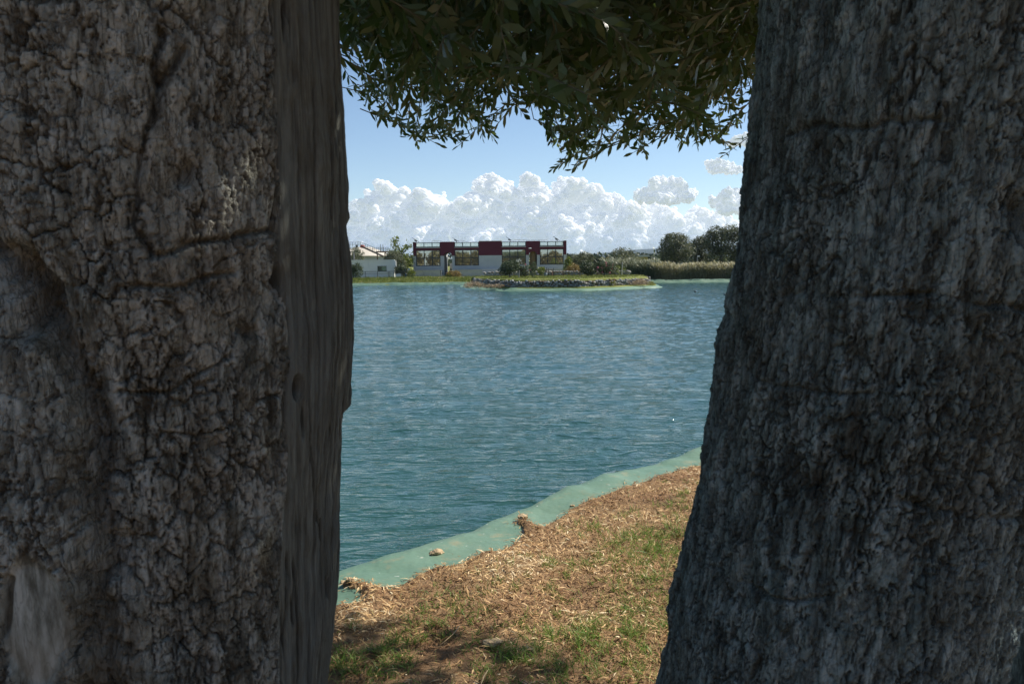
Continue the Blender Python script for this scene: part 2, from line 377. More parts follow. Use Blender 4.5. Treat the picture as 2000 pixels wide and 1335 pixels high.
# ------------------------------------------------------------------ vectorised shapes
def unit(a): return a / (np.linalg.norm(a, axis=-1, keepdims=True) + 1e-12)
def rdir(n, rng=RNG): return unit(rng.normal(size=(n, 3)))
def strips(pos, d, side, bend, Ln, Wd, prof):
    """n ribbons of len(prof) rows: pos + d*t*L + bend*t^2*L, half width W/2*prof"""
    n, K = len(pos), len(prof); t = np.linspace(0, 1, K)
    c = pos[:, None] + d[:, None] * (t[None, :, None] * Ln[:, None, None]) + bend[:, None] * (t[None, :, None] ** 2 * Ln[:, None, None])
    w = side[:, None] * (np.array(prof)[None, :, None] * Wd[:, None, None] * .5)
    v = np.stack([c - w, c + w], axis=2).reshape(-1, 3)
    b = (np.arange(n) * 2 * K)[:, None] + (np.arange(K - 1) * 2)[None]
    b = b.reshape(-1, 1)
    f = b + np.array([[0, 1, 3, 2]])
    return v, f, 2 * K
LEAF = [.12, .85, 1, .06]
def ribbons(name, mat, pos, d, nrm, Ln, Wd, prof=LEAF, curve=.15, rnd=None, parent=None, root=None, rng=RNG):
    d = unit(d); side = unit(np.cross(d, nrm)); bn = unit(np.cross(side, d)) * -curve
    if np.ndim(curve): bn = np.asarray(curve)
    v, f, k = strips(pos, d, side, bn, Ln, Wd, prof)
    r = rng.random(len(pos)) if rnd is None else rnd
    return mesh_np(name, v, f, None, mat, parent, False, {'rnd': np.repeat(r, k)}, root)
ICO = {}
def ico(sub):
    if sub not in ICO:
        bm = bmesh.new(); bmesh.ops.create_icosphere(bm, subdivisions=sub, radius=1)
        ICO[sub] = (np.array([v.co[:] for v in bm.verts]), np.array([[v.index for v in f.verts] for f in bm.faces])); bm.free()
    return ICO[sub]
def blobs(name, mat, cen, rad, sub=2, parent=None, jitter=.12, smooth=True, rnd=True, root=None, squash=None, rng=RNG):
    V, Fc = ico(sub); n = len(cen); rad = np.asarray(rad)
    rv = rad[:, None, None] if rad.ndim == 1 else rad[:, None, :]
    v = V[None] * (1 + jitter * (rng.random((n, len(V), 1)) * 2 - 1))
    v = cen[:, None] + v * rv
    f = (np.arange(n) * len(V))[:, None, None] + Fc[None]
    at = {'rnd': np.repeat(rng.random(n), len(V))} if rnd else None
    return mesh_np(name, v.reshape(-1, 3), f.reshape(-1, 3), None, mat, parent, smooth, at, root)

# ------------------------------------------------------------------ terrain
WZ = -1.0                      # water level
crest_px = [(560, 1150), (665, 1112), (740, 1092), (850, 1060), (905, 1040), (985, 1003), (1020, 992), (1100, 960), (1180, 932), (1260, 905), (1300, 893), (1362, 878), (1450, 858)]
crest = [G(x, y, 0)[:2] for x, y in crest_px]
d0 = crest[1] - crest[3]; d0 /= np.linalg.norm(d0)
crest = [crest[0] + np.array([-14, -9.0]), crest[0] + np.array([-3, -2.4])] + crest
crest += [crest[-1] + np.array([3.0, 3.6]), crest[-1] + np.array([14, 12.0]), crest[-1] + np.array([45, 20.0])]
FAR_Y = 83.0
pond = np.array([c for c in crest] + [[75, 60], [70, FAR_Y + 1], [30, 81.5], [10, 82.0], [-8, FAR_Y], [-20, FAR_Y + .5], [-60, FAR_Y], [-75, 40], [-40, -5]])
edge_px = [(560, 1215), (661, 1188), (703, 1184), (708, 1170), (700, 1155), (664, 1143), (672, 1130), (700, 1140), (735, 1150), (770, 1158), (790, 1146), (815, 1130), (850, 1118), (905, 1105), (940, 1085), (985, 1082), (1010, 1060), (1025, 1045),
           (1020, 1030), (1006, 1014), (1014, 1006), (1035, 1022), (1060, 1034), (1085, 1020), (1110, 1000), (1130, 990), (1180, 970), (1240, 950), (1290, 930), (1356, 914), (1450, 893)]
edge = [G(x, y, 0)[:2] for x, y in edge_px]
edge = [edge[0] + np.array([-14, -9.0]), edge[0] + np.array([-3, -2.4])] + edge + [edge[-1] + np.array([3.0, 3.6]), edge[-1] + np.array([14, 12.]), edge[-1] + np.array([45, 20.]),
        [80, 58], [74, FAR_Y + 2.0], [30, 82.5], [10, 83], [-8, FAR_Y + .8], [-20, FAR_Y + 1.3], [-60, FAR_Y + 1], [-78, 40], [-43, -6]]
edge = np.array(edge)
def sdist(x, y, poly):
    """signed distance to a closed polygon, positive inside"""
    p = np.stack([x.ravel(), y.ravel()], 1); n = len(poly); dm = np.full(len(p), 1e9); ins = np.zeros(len(p), bool)
    for i in range(n):
        a, b = poly[i], poly[(i + 1) % n]; ab = b - a
        t = np.clip(((p - a) @ ab) / (ab @ ab + 1e-12), 0, 1); q = a + t[:, None] * ab
        dm = np.minimum(dm, np.hypot(p[:, 0] - q[:, 0], p[:, 1] - q[:, 1]))
        c = (a[1] > p[:, 1]) != (b[1] > p[:, 1])
        with np.errstate(divide='ignore', invalid='ignore'):
            xi = a[0] + (p[:, 1] - a[1]) / (b[1] - a[1] + 1e-15) * ab[0]
        ins ^= c & (p[:, 0] < xi)
    return np.where(ins, dm, -dm).reshape(x.shape)
def liner_z(x, y, sd):
    """surface of the liner: sd = distance into the pond from its crest"""
    far = sst(40, 75, y)
    und = .075 * fbm(x * 1.5, y * 1.5, 3, 2) + .012 * np.sin(x * 3.1 + y * 2.2) + .02 * (np.abs(fbm(x * 1.1 + 5, y * 2.3, 9, 2)) - .12)
    und = und + .045 * fbm((x + y) * 2.6, (x - y) * .7, 12, 3) + .012 * np.abs(fbm((x + .7 * y) * 4.5, (x - y) * 1.4, 13, 2)) 
    near = np.where(sd < 0, und * np.clip(1 + sd * .5, .2, 1), und - sd * .62 - .10 * sst(0, .1, sd))
    land = -.72 - .12 * sst(12, 6, x) + .12 * fbm(x * .3, y * .3, 8, 3)
    fz = np.where(sd < 0, land * 1.0 + np.clip(-sd * .02, 0, .15), land - sd * .55)
    fz = fz + .09 * (np.abs(vn((x + y * .6) * 1.6, y * .3, 4) - .5) * 2) * sst(-1, 0, sd) * far
    return np.maximum(near * (1 - far) + fz * far, -3.2)
def edges_(lo, hi, steps):
    out = [];
    for a, b, s in steps: out += list(np.arange(a, b, s))
    out.append(hi); return np.array(out)
gx = edges_(-5000, 5000, [(-5000, -400, 400), (-400, -90, 31), (-90, -12, 3), (-12, -2.2, .5), (-2.2, 3.6, .035), (3.6, 14, .5), (14, 90, 3), (90, 400, 31), (400, 5000, 400)])
gy = edges_(-5000, 9000, [(-5000, -400, 400), (-400, -40, 30), (-40, 0, 2), (0, 2.4, .3), (2.4, 8.4, .035), (8.4, 20, .6), (20, 78, 2.5), (78, 92, .5), (92, 140, 3), (140, 500, 30), (500, 9000, 500)])
X, Y = np.meshgrid(gx, gy)
se = sdist(X, Y, edge); sp = sdist(X, Y, pond)
far = sst(40, 75, Y)
lz = liner_z(X, Y, sp)
landn = .028 + .03 * fbm(X * 2, Y * 2, 21, 4) + .02 * fbm(X * 14, Y * 14, 22, 3) + .05 * fbm(X * .4, Y * .4, 5, 2) * sst(.3, 3, -se)
landf = -.70 - .12 * sst(12, 6, X) * sst(5, 0, -se) + .22 * fbm(X * .15, Y * .15, 6, 3) * sst(0, 4, -se) + .12 * sst(0, 5, -se)
landn = np.maximum(landn, lz + .02)
land = np.where(far > 0, landn * (1 - far) + landf * far, landn)
k = sst(-.015, .02, -se - .012 * (fbm(X * 18, Y * 18, 23, 2)))
k = np.where(Y > 40, sst(0, .6, -se), k)
Z = (lz - .05) * (1 - k) + land * k
nx, ny = len(gx), len(gy)
ii = (np.arange(ny - 1)[:, None] * nx + np.arange(nx - 1)[None]).reshape(-1, 1)
gf = ii + np.array([[0, 1, nx + 1, nx]])
ground = mesh_np('ground', np.stack([X.ravel(), Y.ravel(), Z.ravel()], 1), gf, None, M['soil'], None, True, root=(0, 0, 0))
tag(ground, kind='structure')
def ground_z(x, y):
    x = np.atleast_1d(np.asarray(x, float)); y = np.atleast_1d(np.asarray(y, float))
    ix = np.clip(np.searchsorted(gx, x) - 1, 0, nx - 2); iy = np.clip(np.searchsorted(gy, y) - 1, 0, ny - 2)
    tx = (x - gx[ix]) / (gx[ix + 1] - gx[ix]); ty = (y - gy[iy]) / (gy[iy + 1] - gy[iy])
    return (Z[iy, ix] * (1 - tx) + Z[iy, ix + 1] * tx) * (1 - ty) + (Z[iy + 1, ix] * (1 - tx) + Z[iy + 1, ix + 1] * tx) * ty

# liner sheet: follows the pond outline
def resample(poly, step_fn):
    out = []
    for i in range(len(poly)):
        a, b = poly[i], poly[(i + 1) % len(poly)]; L_ = np.linalg.norm(b - a); n = max(1, int(L_ / step_fn((a + b) / 2)))
        for j in range(n): out.append(a + (b - a) * j / n)
    return np.array(out)
def smooth_closed(p, it):
    for _ in range(it): p = .5 * p + .25 * (np.roll(p, 1, 0) + np.roll(p, -1, 0))
    return p
ring = resample(pond, lambda m: .05 if (abs(m[0]) < 4 and m[1] < 10) else (.25 if m[1] > 60 and abs(m[0]) < 35 else 1.5))
ring = smooth_closed(ring, 3)
tn = np.roll(ring, -1, 0) - np.roll(ring, 1, 0); tn /= np.linalg.norm(tn, axis=1, keepdims=True) + 1e-9
area = np.sum(ring[:, 0] * np.roll(ring[:, 1], -1) - np.roll(ring[:, 0], -1) * ring[:, 1])
inn = np.stack([-tn[:, 1], tn[:, 0]], 1) * (1 if area > 0 else -1)
for _ in range(6): inn = .5 * inn + .25 * (np.roll(inn, 1, 0) + np.roll(inn, -1, 0))
offs = np.array([-1.0, -.8, -.6, -.5, -.4, -.32, -.24, -.16, -.1, -.05, 0, .03, .06, .1, .2, .5, 1, 1.8, 2.6, 3.4])
RX = ring[:, None, 0] + inn[:, None, 0] * offs; RY = ring[:, None, 1] + inn[:, None, 1] * offs
RZ = liner_z(RX, RY, np.broadcast_to(offs, RX.shape)); m_, q_ = RX.shape
idx = (np.arange(m_)[:, None] * q_ + np.arange(q_ - 1)[None]); nxt = (((np.arange(m_) + 1) % m_)[:, None] * q_ + np.arange(q_ - 1)[None])
lf = np.stack([idx, idx + 1, nxt + 1, nxt], -1).reshape(-1, 4)
ln = mesh_np('pond_liner', np.stack([RX.ravel(), RY.ravel(), RZ.ravel()], 1), lf, None, M['liner'], None, True, root=(0, 0, 0))
tag(ln, 'smooth green plastic pond liner along the bank edge with pale specks and dirt streaks', 'pond liner')
wp = pond.copy(); wc = wp.mean(0)
wv_ = np.concatenate([np.array([[x, y, WZ] for x, y in wp + (wp - wc) / np.linalg.norm(wp - wc, axis=1, keepdims=True) * 0.0])])
wv_[:, 2] = WZ - .07
water_o = mesh_np('water', wv_, np.arange(len(wv_)), np.array([len(wv_)]), M['water'], None, False, root=(0, 0, WZ)); tag(water_o, kind='structure')
if water_o.data.polygons[0].normal.z < 0: water_o.data.flip_normals()
def waves():
    uu = np.concatenate([np.linspace(-1.1, -.30, 50)[:-1], np.linspace(-.30, .36, 290), np.linspace(.36, .8, 32)[1:]]); yy = [3.6]
    while yy[-1] < 84.5: yy.append(yy[-1] + min(.06 + yy[-1] * .0019, .24))
    yy = np.array(yy); Ux, Yy = np.meshgrid(uu, yy); Xx = Ux * Yy
    ca, sa = math.cos(.18), math.sin(.18); a = Xx * ca - Yy * sa; b = Xx * sa + Yy * ca
    env = .5 + 1.2 * np.clip(.5 + 1.2 * fbm(Xx * 1.1, Yy * .28, 400, 4), 0, 1) ** 1.4
    h = .020 * (vn(a * .9, b * 1.5, 401) - .5) + .022 * (vn(a * 1.8, b * 3.1, 402) - .5) + .020 * (vn(Xx * 3.4 + Yy, Yy * 5.5, 403) - .5) + .009 * (1 - 2 * np.abs(vn(a * 2.2 + 3, b * 4.3, 404) - .5))
    h = h * env + .006 * (vn(Xx * .25, Yy * .35, 405) - .5)
    ed = sst(0, .12, Ux - uu[0]) * sst(0, .12, uu[-1] - Ux)
    Zz = WZ + h - .09 * (1 - ed); n = len(uu)
    f = (np.arange(len(yy) - 1)[:, None] * n + np.arange(n - 1)[None]).reshape(-1, 1) + np.array([[0, 1, n + 1, n]])
    # only where the pond is
    inside = sdist(Xx[::4, ::4], Yy[::4, ::4], pond) > -.6
    ins = np.repeat(np.repeat(inside, 4, 0), 4, 1)[:len(yy), :n]; f = f[ins[:-1, :-1].ravel()]
    used, inv = np.unique(f, return_inverse=True); V = np.stack([Xx.ravel(), Yy.ravel(), Zz.ravel()], 1)[used]; print('water quads', len(f))
    tag(mesh_np('water', V, inv.reshape(-1, 4), None, M['water'], None, True, root=(0, 0, WZ)), kind='structure')
waves()

# ------------------------------------------------------------------ hills, clouds
def hills():
    hx = np.linspace(-3600, 3600, 181); hy = np.linspace(2900, 3900, 14); HX, HY = np.meshgrid(hx, hy)
    px = CX + F_PX * hx / 2900
    top = np.interp(px, [-400, 300, 700, 900, 1120, 1180, 1240, 1290, 1400, 1600, 2400], [.5, .8, .6, .9, 5.5, 7.5, 11.5, 15.5, 20, 22, 14])
    top = top * 2900 / F_PX + 4 * fbm(hx * .004, hx * 0, 3, 4)
    pr = np.sin(np.clip((HY - 2900) / 1000, 0, 1) * math.pi) ** .6
    HZ = -2 + (1.6 + top[None] + 2) * pr * 1.12 + 3 * fbm(HX * .01, HY * .01, 8, 4) * pr
    n = len(hx); f = (np.arange(13)[:, None] * n + np.arange(n - 1)[None]).reshape(-1, 1) + np.array([[0, 1, n + 1, n]])
    o = mesh_np('hills', np.stack([HX.ravel(), HY.ravel(), HZ.ravel()], 1), f, None, M['hill'], None, True); tag(o, kind='structure')
hills()
def cloud(name, outline, base_py, label, D=7000, seed=1, rows=3, rmain=30, kids=11, gkids=5, cid='clouds low over the far shore'):
    rng = np.random.default_rng(seed); s = D / F_PX
    ox = [p[0] for p in outline]; oy = [p[1] for p in outline]; cen = []; rad = []
    x = ox[0]
    while x <= ox[-1]:
        ty = np.interp(x, ox, oy); r0 = rmain * rng.uniform(.7, 1.25)
        y = ty + r0
        while y < base_py:
            for q in range(rows):
                cen.append((x + rng.normal() * r0 * .4, y + rng.normal() * r0 * .12, q * rmain * 1.3 + rng.uniform(-.5, .5) * rmain - (y - ty) * .5)); rad.append(r0 * rng.uniform(.85, 1.0))
            y += r0 * rng.uniform(.7, 1.1); r0 = rmain * rng.uniform(.5, 1.1)
        x += rmain * rng.uniform(.6, 1.1)
    C = [np.array(cen)]; Rr = [np.array(rad)]; pc, pr = C[0], Rr[0]
    front = pc[:, 2] < rmain * 1.6
    pc, pr = pc[front], pr[front]
    for nk, f0, f1 in ((kids, .28, .55), (gkids, .3, .55)):
        dr = rng.normal(size=(len(pc) * nk, 3)); dr[:, 2] = -np.abs(dr[:, 2]) * .8; dr[:, 1] -= .35; dr = unit(dr)
        rr = np.repeat(pr, nk); cc = np.repeat(pc, nk, 0) + dr * rr[:, None] * .88
        nr = rr * rng.uniform(f0, f1, len(rr)); C.append(cc); Rr.append(nr); pc, pr = cc, nr
    Ca = np.concatenate(C); Ra = np.concatenate(Rr)
    top = np.interp(Ca[:, 0], ox, oy)
    keep = (Ca[:, 1] < base_py + 6) & (Ca[:, 1] - Ra > top - 8); Ca, Ra = Ca[keep], Ra[keep]
    base = np.stack([(Ca[:, 0] - CX) * s, D + Ca[:, 2] * s, 1.6 + (505 - Ca[:, 1] + (Ca[:, 0] - CX) * math.tan(ROLL)) * s], 1)
    rad3 = np.stack([Ra * s * 1.05, Ra * s, Ra * s * .9], 1)
    big = Ra > np.median(Rr[1]) * .62
    vs, fs, nn_ = [], [], 0
    for sel_, sub in ((big, 2), (~big, 1)):
        V, Fc = ico(sub); c_, r_ = base[sel_], rad3[sel_]
        v = c_[:, None] + V[None] * (1 + .045 * (rng.random((len(c_), len(V), 1)) * 2 - 1)) * r_[:, None]
        fs.append(((np.arange(len(c_)) * len(V))[:, None, None] + Fc[None]).reshape(-1, 3) + nn_); vs.append(v.reshape(-1, 3)); nn_ += len(c_) * len(V)
    o = mesh_np(name, np.concatenate(vs), np.concatenate(fs), None, M['cloud'], None, True)
    return tag(o, label, 'cloud', cid) if label else tag(o, kind='structure')
bank = [(610, 410), (640, 400), (685, 415), (700, 400), (712, 378), (735, 358), (760, 355), (785, 372), (822, 368), (850, 378), (875, 382), (890, 395), (915, 390), (930, 375), (938, 352), (952, 340), (970, 347), (990, 362), (1010, 358), (1030, 342), (1050, 347),
        (1075, 366), (1090, 350), (1120, 358), (1150, 362), (1175, 385), (1200, 385), (1230, 397), (1260, 403), (1300, 405), (1340, 410), (1390, 425), (1425, 445), (1530, 430)]
cloud('cloud', bank, 492, 'long bank of heaped white cumulus above the maroon building', seed=3, rows=1, rmain=27, kids=11, gkids=5)
cloud('cloud', [(-900, 430), (-500, 400), (-200, 425), (100, 395), (300, 420), (600, 412)], 492, 'cumulus bank continuing behind the brown trunk', seed=31, rows=1, rmain=48, kids=8, gkids=3)
cloud('cloud', [(1540, 432), (1700, 405), (1900, 425), (2200, 400), (2600, 430), (2900, 425)], 492, 'cumulus bank continuing behind the grey trunk', seed=33, rows=1, rmain=48, kids=8, gkids=3)
cloud('cloud', [(1255, 378), (1272, 362), (1300, 355), (1330, 362), (1345, 380)], 402, 'small rounded white cloud standing clear above the end of the long bank', seed=5, rows=1, rmain=13, kids=10, gkids=5, D=6600)
cloud('cloud', [(1398, 395), (1412, 382), (1440, 380), (1475, 372)], 425, 'white puffy cloud half hidden by the grey trunk', seed=8, rows=1, rmain=13, kids=9, gkids=5, D=6600)
cloud('cloud', [(1378, 326), (1395, 322), (1420, 330), (1445, 340), (1470, 350)], 352, 'thin ragged white cloud highest in the sky', seed=9, rows=1, rmain=6, kids=6, gkids=4, D=6600)
cloud('cloud', [(1415, 290), (1440, 276), (1475, 268)], 300, 'wisp of white cloud just below the hanging olive leaves', seed=12, rows=1, rmain=7, kids=6, gkids=4, D=6600)

# ------------------------------------------------------------------ the two near olive trees
def trunk_grid(cz, facing_from, zs, th):
    pass
def build_trunk(tree, side, name, bark, split=None):
    """polar height field round a leaning axis; side 'L' or 'R'"""
    if side == 'L':
        sil = [(660, -120), (665, 0), (668, 100), (671, 150), (678, 220), (681, 290), (684, 335), (686, 410), (689, 425), (683, 440), (685, 470), (692, 520), (695, 560), (698, 640), (697, 690), (694, 740), (691, 790), (677, 800), (675, 860), (672, 950), (668, 1060), (662, 1160), (652, 1260), (643, 1335), (600, 1600)]
        dc, r0 = 1.486, .344
    else:
        sil = [(1492, -120), (1487, 0), (1483, 80), (1478, 150), (1469, 220), (1466, 280), (1452, 330), (1449, 420), (1446, 480), (1434, 540), (1424, 575), (1419, 598), (1424, 615), (1410, 650), (1397, 700), (1387, 770), (1380, 830), (1365, 885), (1362, 935), (1350, 1000), (1336, 1060), (1322, 1130), (1312, 1190), (1306, 1260), (1297, 1300), (1290, 1335), (1255, 1600)]
        dc, r0 = 1.42, .27
    zz, az = [], []
    for px, py in sil:
        d = ray(px, py); h = math.hypot(d[0], d[1]); D = math.sqrt(dc * dc - r0 * r0)
        zz.append(1.6 + d[2] / h * D); az.append(math.atan2(d[0], d[1]))
    zz = np.array(zz)[::-1]; az = np.array(az)[::-1]
    step = .0024
    zs = np.concatenate([np.arange(-.12, .88, .016), np.arange(.88, 2.11, step), np.arange(2.11, 3.3, .018)])
    if side == 'L': t0, t1 = R(-44), R(92)
    else: t0, t1 = R(-98), R(64)
    seam = R(-160 if side == 'L' else -200); th = np.concatenate([np.arange(seam, t0, .06), np.arange(t0, t1, step / r0), np.arange(t1, seam + 2 * math.pi, .05)]); th = np.append(th, seam + 2 * math.pi)
    T, Zg = np.meshgrid(th, zs)
    A = np.interp(Zg, zz, az)
    if side == 'L':
        caz = np.full(Zg.shape, R(-24.7)); cx, cy = dc * np.sin(caz), dc * np.cos(caz); rs = dc * np.sin(A - caz)
    else:
        caz = np.interp(Zg, [0, .9, 1.4, 2.1, 3.2], [R(20.8), R(21.6), R(25.0), R(28.4), R(31)])
        cx, cy = dc * np.sin(caz), dc * np.cos(caz); rs = dc * np.sin(caz - A)
    U = T * r0; sgn = 1 if side == 'L' else -1
    edgew = sst(R(15), R(60), T * sgn) * sst(R(175), R(120), T * sgn)
    kz = np.array([np.exp(-((zz[:, None] - zv_) / .07) ** 2)[:, 0] for zv_ in zs]); ksm = (kz @ (az * 1.0)) / kz.sum(1)
    As = np.repeat(ksm[:, None], T.shape[1], 1); rsm = dc * np.sin(As - caz) if side == 'L' else dc * np.sin(caz - As)
    r = r0 + (rsm - r0) * edgew + (rs - rsm) * sst(R(60), R(73), T * sgn) * sst(R(150), R(110), T * sgn)
    flare = .10 * sst(.55, -.1, Zg)
    r = r + flare * (1 + .5 * np.sin(T * 4 + 1))
    sd = 100 if side == 'L' else 200
    wx = .016 * fbm(U * 7, Zg * 5, sd) + .010 * fbm(U * 30, Zg * 18, sd + 1, 3) + .004 * fbm(U * 110, Zg * 80, sd + 4, 2); wy = .03 * fbm(U * 6, Zg * 4, sd + 2) + .012 * fbm(U * 26, Zg * 18, sd + 3, 3) + .004 * fbm(U * 110, Zg * 80, sd + 5, 2)
    u, v = U + wx * 2, Zg + wy * 2
    if side == 'L': u = u + .25 * (Zg - 1.2) * sst(.1, -.25, U)
    else: u = u + .10 * (1.5 - Zg)
    if side == 'L': a1, b1, a2, b2, a3, b3 = .030, .060, .0125, .026, .0055, .011
    else: a1, b1, a2, b2, a3, b3 = .023, .085, .010, .036, .005, .012
    f1, f2, rn1, dx1, dy1 = voro(u / a1, v / b1, sd + 10); g1 = f2 - f1
    f1b, f2b, rn2, dx2, dy2 = voro(u / a2 + 3.3, v / b2, sd + 20); g2 = f2b - f1b
    f1c, f2c, rn3, dx3, dy3 = voro(u / a3, v / b3 + 7, sd + 30); g3 = f2c - f1c
    h1 = sst(0.0, .10, g1); h2 = sst(0, .14, g2); h3 = sst(0, .24, g3)
    vary = sst(-.12, .16, fbm(U * 9, Zg * 6, sd + 40, 3))
    depth1 = .0045 + .0085 * vary if side == 'L' else .003 + .005 * vary
    kr = 1.0 if side == 'L' else .6
    rough = fbm(U * 70, Zg * 40, sd + 50, 4); tf = fbm(U * 22, Zg * 11, sd + 51, 4) * 9; ter = np.floor(tf) + sst(.0, .25, tf - np.floor(tf)); tf2 = fbm(U * 60, Zg * 26, sd + 52, 3) * 7; ter2 = np.floor(tf2) + sst(.0, .3, tf2 - np.floor(tf2)); rid = 1 - 2 * np.abs(fbm(U * 48, Zg * 9, sd + 53, 4)) / .3
    k2 = 1.0 if side == 'L' else 1.25
    w1 = fbm(U * 42 + 1.5 * wx * 30, Zg * 8, sd + 57, 4); w2 = fbm(U * 92, Zg * 17, sd + 58, 3); w3 = fbm(U * 26 + 5, Zg * 17, sd + 59, 4)
    c1 = sst(.030, .006, np.abs(w1)) * sst(-.10, .06, fbm(U * 11, Zg * 5, sd + 71, 2)); c2 = sst(.030, .004, np.abs(w2)); c3 = sst(.020, .004, np.abs(w3)) * sst(.0, .14, fbm(U * 8, Zg * 8, sd + 72, 2))
    disp = depth1 * .8 * (h1 - 1) * (.5 + .5 * sst(.1, .6, rn1)) + (.0032 if side == 'L' else .0036) * (h2 - 1) * (.3 + .9 * vary) + .0008 * (h3 - 1)
    disp -= .0062 * k2 * c1 + .0036 * k2 * c2 + .0045 * c3
    disp += kr * .0045 * (rn1 - .5) + .0026 * (rn2 - .5) + .0045 * (dx1 * (rn1 - .5) + dy1 * (rn2 - .3)) * kr + .0012 * (dx2 * (rn3 - .5) * 2 + dy2 * .9)
    disp += .0022 * rough + kr * .0020 * ter + .0012 * ter2 + .0014 * rid + .0038 * w1 * k2 + .003 * w2
    disp += .020 * fbm(U * 4.5, Zg * 3.2, sd + 60, 3)
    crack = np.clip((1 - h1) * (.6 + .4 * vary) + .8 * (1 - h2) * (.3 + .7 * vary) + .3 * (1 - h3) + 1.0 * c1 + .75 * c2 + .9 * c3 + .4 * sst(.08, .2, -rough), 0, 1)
    plate = np.clip(.5 * rn2 + .25 * rn1 + .25 * rn3 + .5 * rough, 0, 1) * sst(.25, .65, fbm(U * 12, Zg * 8, sd + 70) + .5)
    # long furrows (picture positions turned into places on the trunk)
    def onto(px, py):
        d = ray(px, py); a = math.atan2(d[0], d[1]); hh = math.hypot(d[0], d[1]); z = 1.6 + d[2] / hh * (dc - r0)
        for _ in range(3):
            ca = R(-24.7) if side == 'L' else np.interp(z, [0, .9, 1.4, 2.1, 3.2], [R(20.8), R(21.6), R(25.0), R(28.4), R(31)])
            b = a - ca; s_ = np.clip(dc * math.sin(b) / r0, -.98, .98); t = math.asin(s_) - b
            D = dc * math.cos(b) - r0 * math.sqrt(1 - s_ * s_); z = 1.6 + d[2] / hh * D
        return t * r0, z
    def furrow(pts, wid, dep, jag=.006, s0=0):
        nonlocal disp, crack
        q = np.array([onto(*p) for p in pts]); best = np.full(U.shape, 9.)
        uu = U + jag * 2 * fbm(U * 30, Zg * 30, 900 + s0, 3); vv = Zg + jag * 2 * fbm(U * 30 + 9, Zg * 30, 950 + s0, 3)
        for i in range(len(q) - 1):
            a, b = q[i], q[i + 1]; ab = b - a; t = np.clip(((uu - a[0]) * ab[0] + (vv - a[1]) * ab[1]) / (ab @ ab + 1e-12), 0, 1)
            best = np.minimum(best, np.hypot(uu - a[0] - t * ab[0], vv - a[1] - t * ab[1]))
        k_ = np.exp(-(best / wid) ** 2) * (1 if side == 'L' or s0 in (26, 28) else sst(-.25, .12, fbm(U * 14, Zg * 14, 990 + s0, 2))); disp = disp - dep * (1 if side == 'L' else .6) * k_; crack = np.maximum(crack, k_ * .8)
        return best
    deadmask = None; flat = np.zeros(U.shape)
    if side == 'L':
        furrow([(-40, 480), (40, 560), (110, 640), (165, 740), (190, 840), (185, 950), (205, 1080), (190, 1200), (205, 1400)], .026, .040, .014)
        furrow([(30, 500), (75, 560), (60, 640)], .02, .03, .01, 3)
        furrow([(320, 60), (300, 130), (320, 165), (360, 90)], .004, .016, s0=5)
        furrow([(318, 165), (270, 300), (262, 440), (300, 500), (380, 470), (480, 460), (540, 445)], .004, .014, s0=6)
        furrow([(240, 560), (340, 565), (400, 540), (460, 530)], .0035, .012, s0=7)
        furrow([(235, 770), (330, 770), (440, 700)], .003, .012, s0=8); furrow([(510, 780), (548, 775)], .003, .012, s0=9)
        furrow([(370, 330), (365, 350)], .012, .02, s0=10); furrow([(478, 645), (490, 652)], .01, .012, s0=11); furrow([(420, 870), (430, 880)], .013, .014, s0=12)
        furrow([(538, 0), (542, 120), (545, 300), (545, 420), (540, 560), (560, 600), (575, 700), (560, 800), (575, 900), (565, 1100), (560, 1335)], .005, .014, .004, s0=13)
        # smooth cut patch low on the bark
        q0 = onto(85, 1200); pm = sst(1.15, .85, np.hypot((U - q0[0]) / .042, (Zg - q0[1]) / .088) + .35 * fbm(U * 20, Zg * 14, 77, 3))
        disp = disp * (1 - pm) + (-.012 + .002 * fbm(U * 40, Zg * 10, 78)) * pm; crack = crack * (1 - pm); plate = plate * (1 - pm); flat = pm
        furrow([(42, 1120), (38, 1180), (25, 1230), (45, 1290), (60, 1400)], .005, .012, .003, s0=14)
        # bare dead wood on the outer flank
        line = np.array([onto(540 + dx_, py_) for dx_, py_ in [(0, -150), (0, 0), (4, 130), (6, 300), (6, 430), (4, 545), (20, 600), (28, 700), (14, 800), (24, 900), (18, 1050), (12, 1200), (10, 1335), (0, 1700)]])
        o_ = np.argsort(line[:, 1]); bu = np.interp(Zg, line[o_, 1], line[o_, 0]) + .022 * fbm(U * 9 + 1, Zg * 14, 301, 5)
        dm = sst(-.003, .004, U - bu) * sst(R(150), R(130), T)
        grain = fbm(U * 120 + 1.2 * fbm(U * 8, Zg * 5, 330, 3), Zg * 4.5, 310, 4); split = np.abs(fbm(U * 26, Zg * 1.4, 331, 3))
        dd = -.006 + .007 * grain + .020 * fbm(U * 10, Zg * 2.2, 311, 4) + .005 * fbm(U * 22, Zg * 26, 312, 4) - .008 * sst(.03, .0, split)
        disp = disp * (1 - dm) + dd * dm; crack = crack * (1 - dm) + dm * np.clip(.4 * sst(.1, -.2, grain) + .8 * sst(.03, .0, split), 0, 1); plate = plate * (1 - dm)
        for (hp, hw, hh_, hd) in (((586, 757), .009, .014, .035), ((601, 822), .004, .022, .03), ((655, 870), .003, .02, .01), ((657, 420), .0022, .05, .008), ((548, 545), .007, .02, .02)):
            q = onto(*hp); e = np.exp(-(((U - q[0]) / hw) ** 2 + ((Zg - q[1]) / hh_) ** 2) ** 1.5); disp = disp - hd * e; crack = np.maximum(crack, e)
        deadmask = (dm > .5)
        # shallow leaning lobe low down beyond the cleft
        lob = sst(.02, -.12, U + .10 * sst(1.1, 1.8, Zg)) * sst(1.75, 1.2, Zg); r = r + .035 * lob
    else:
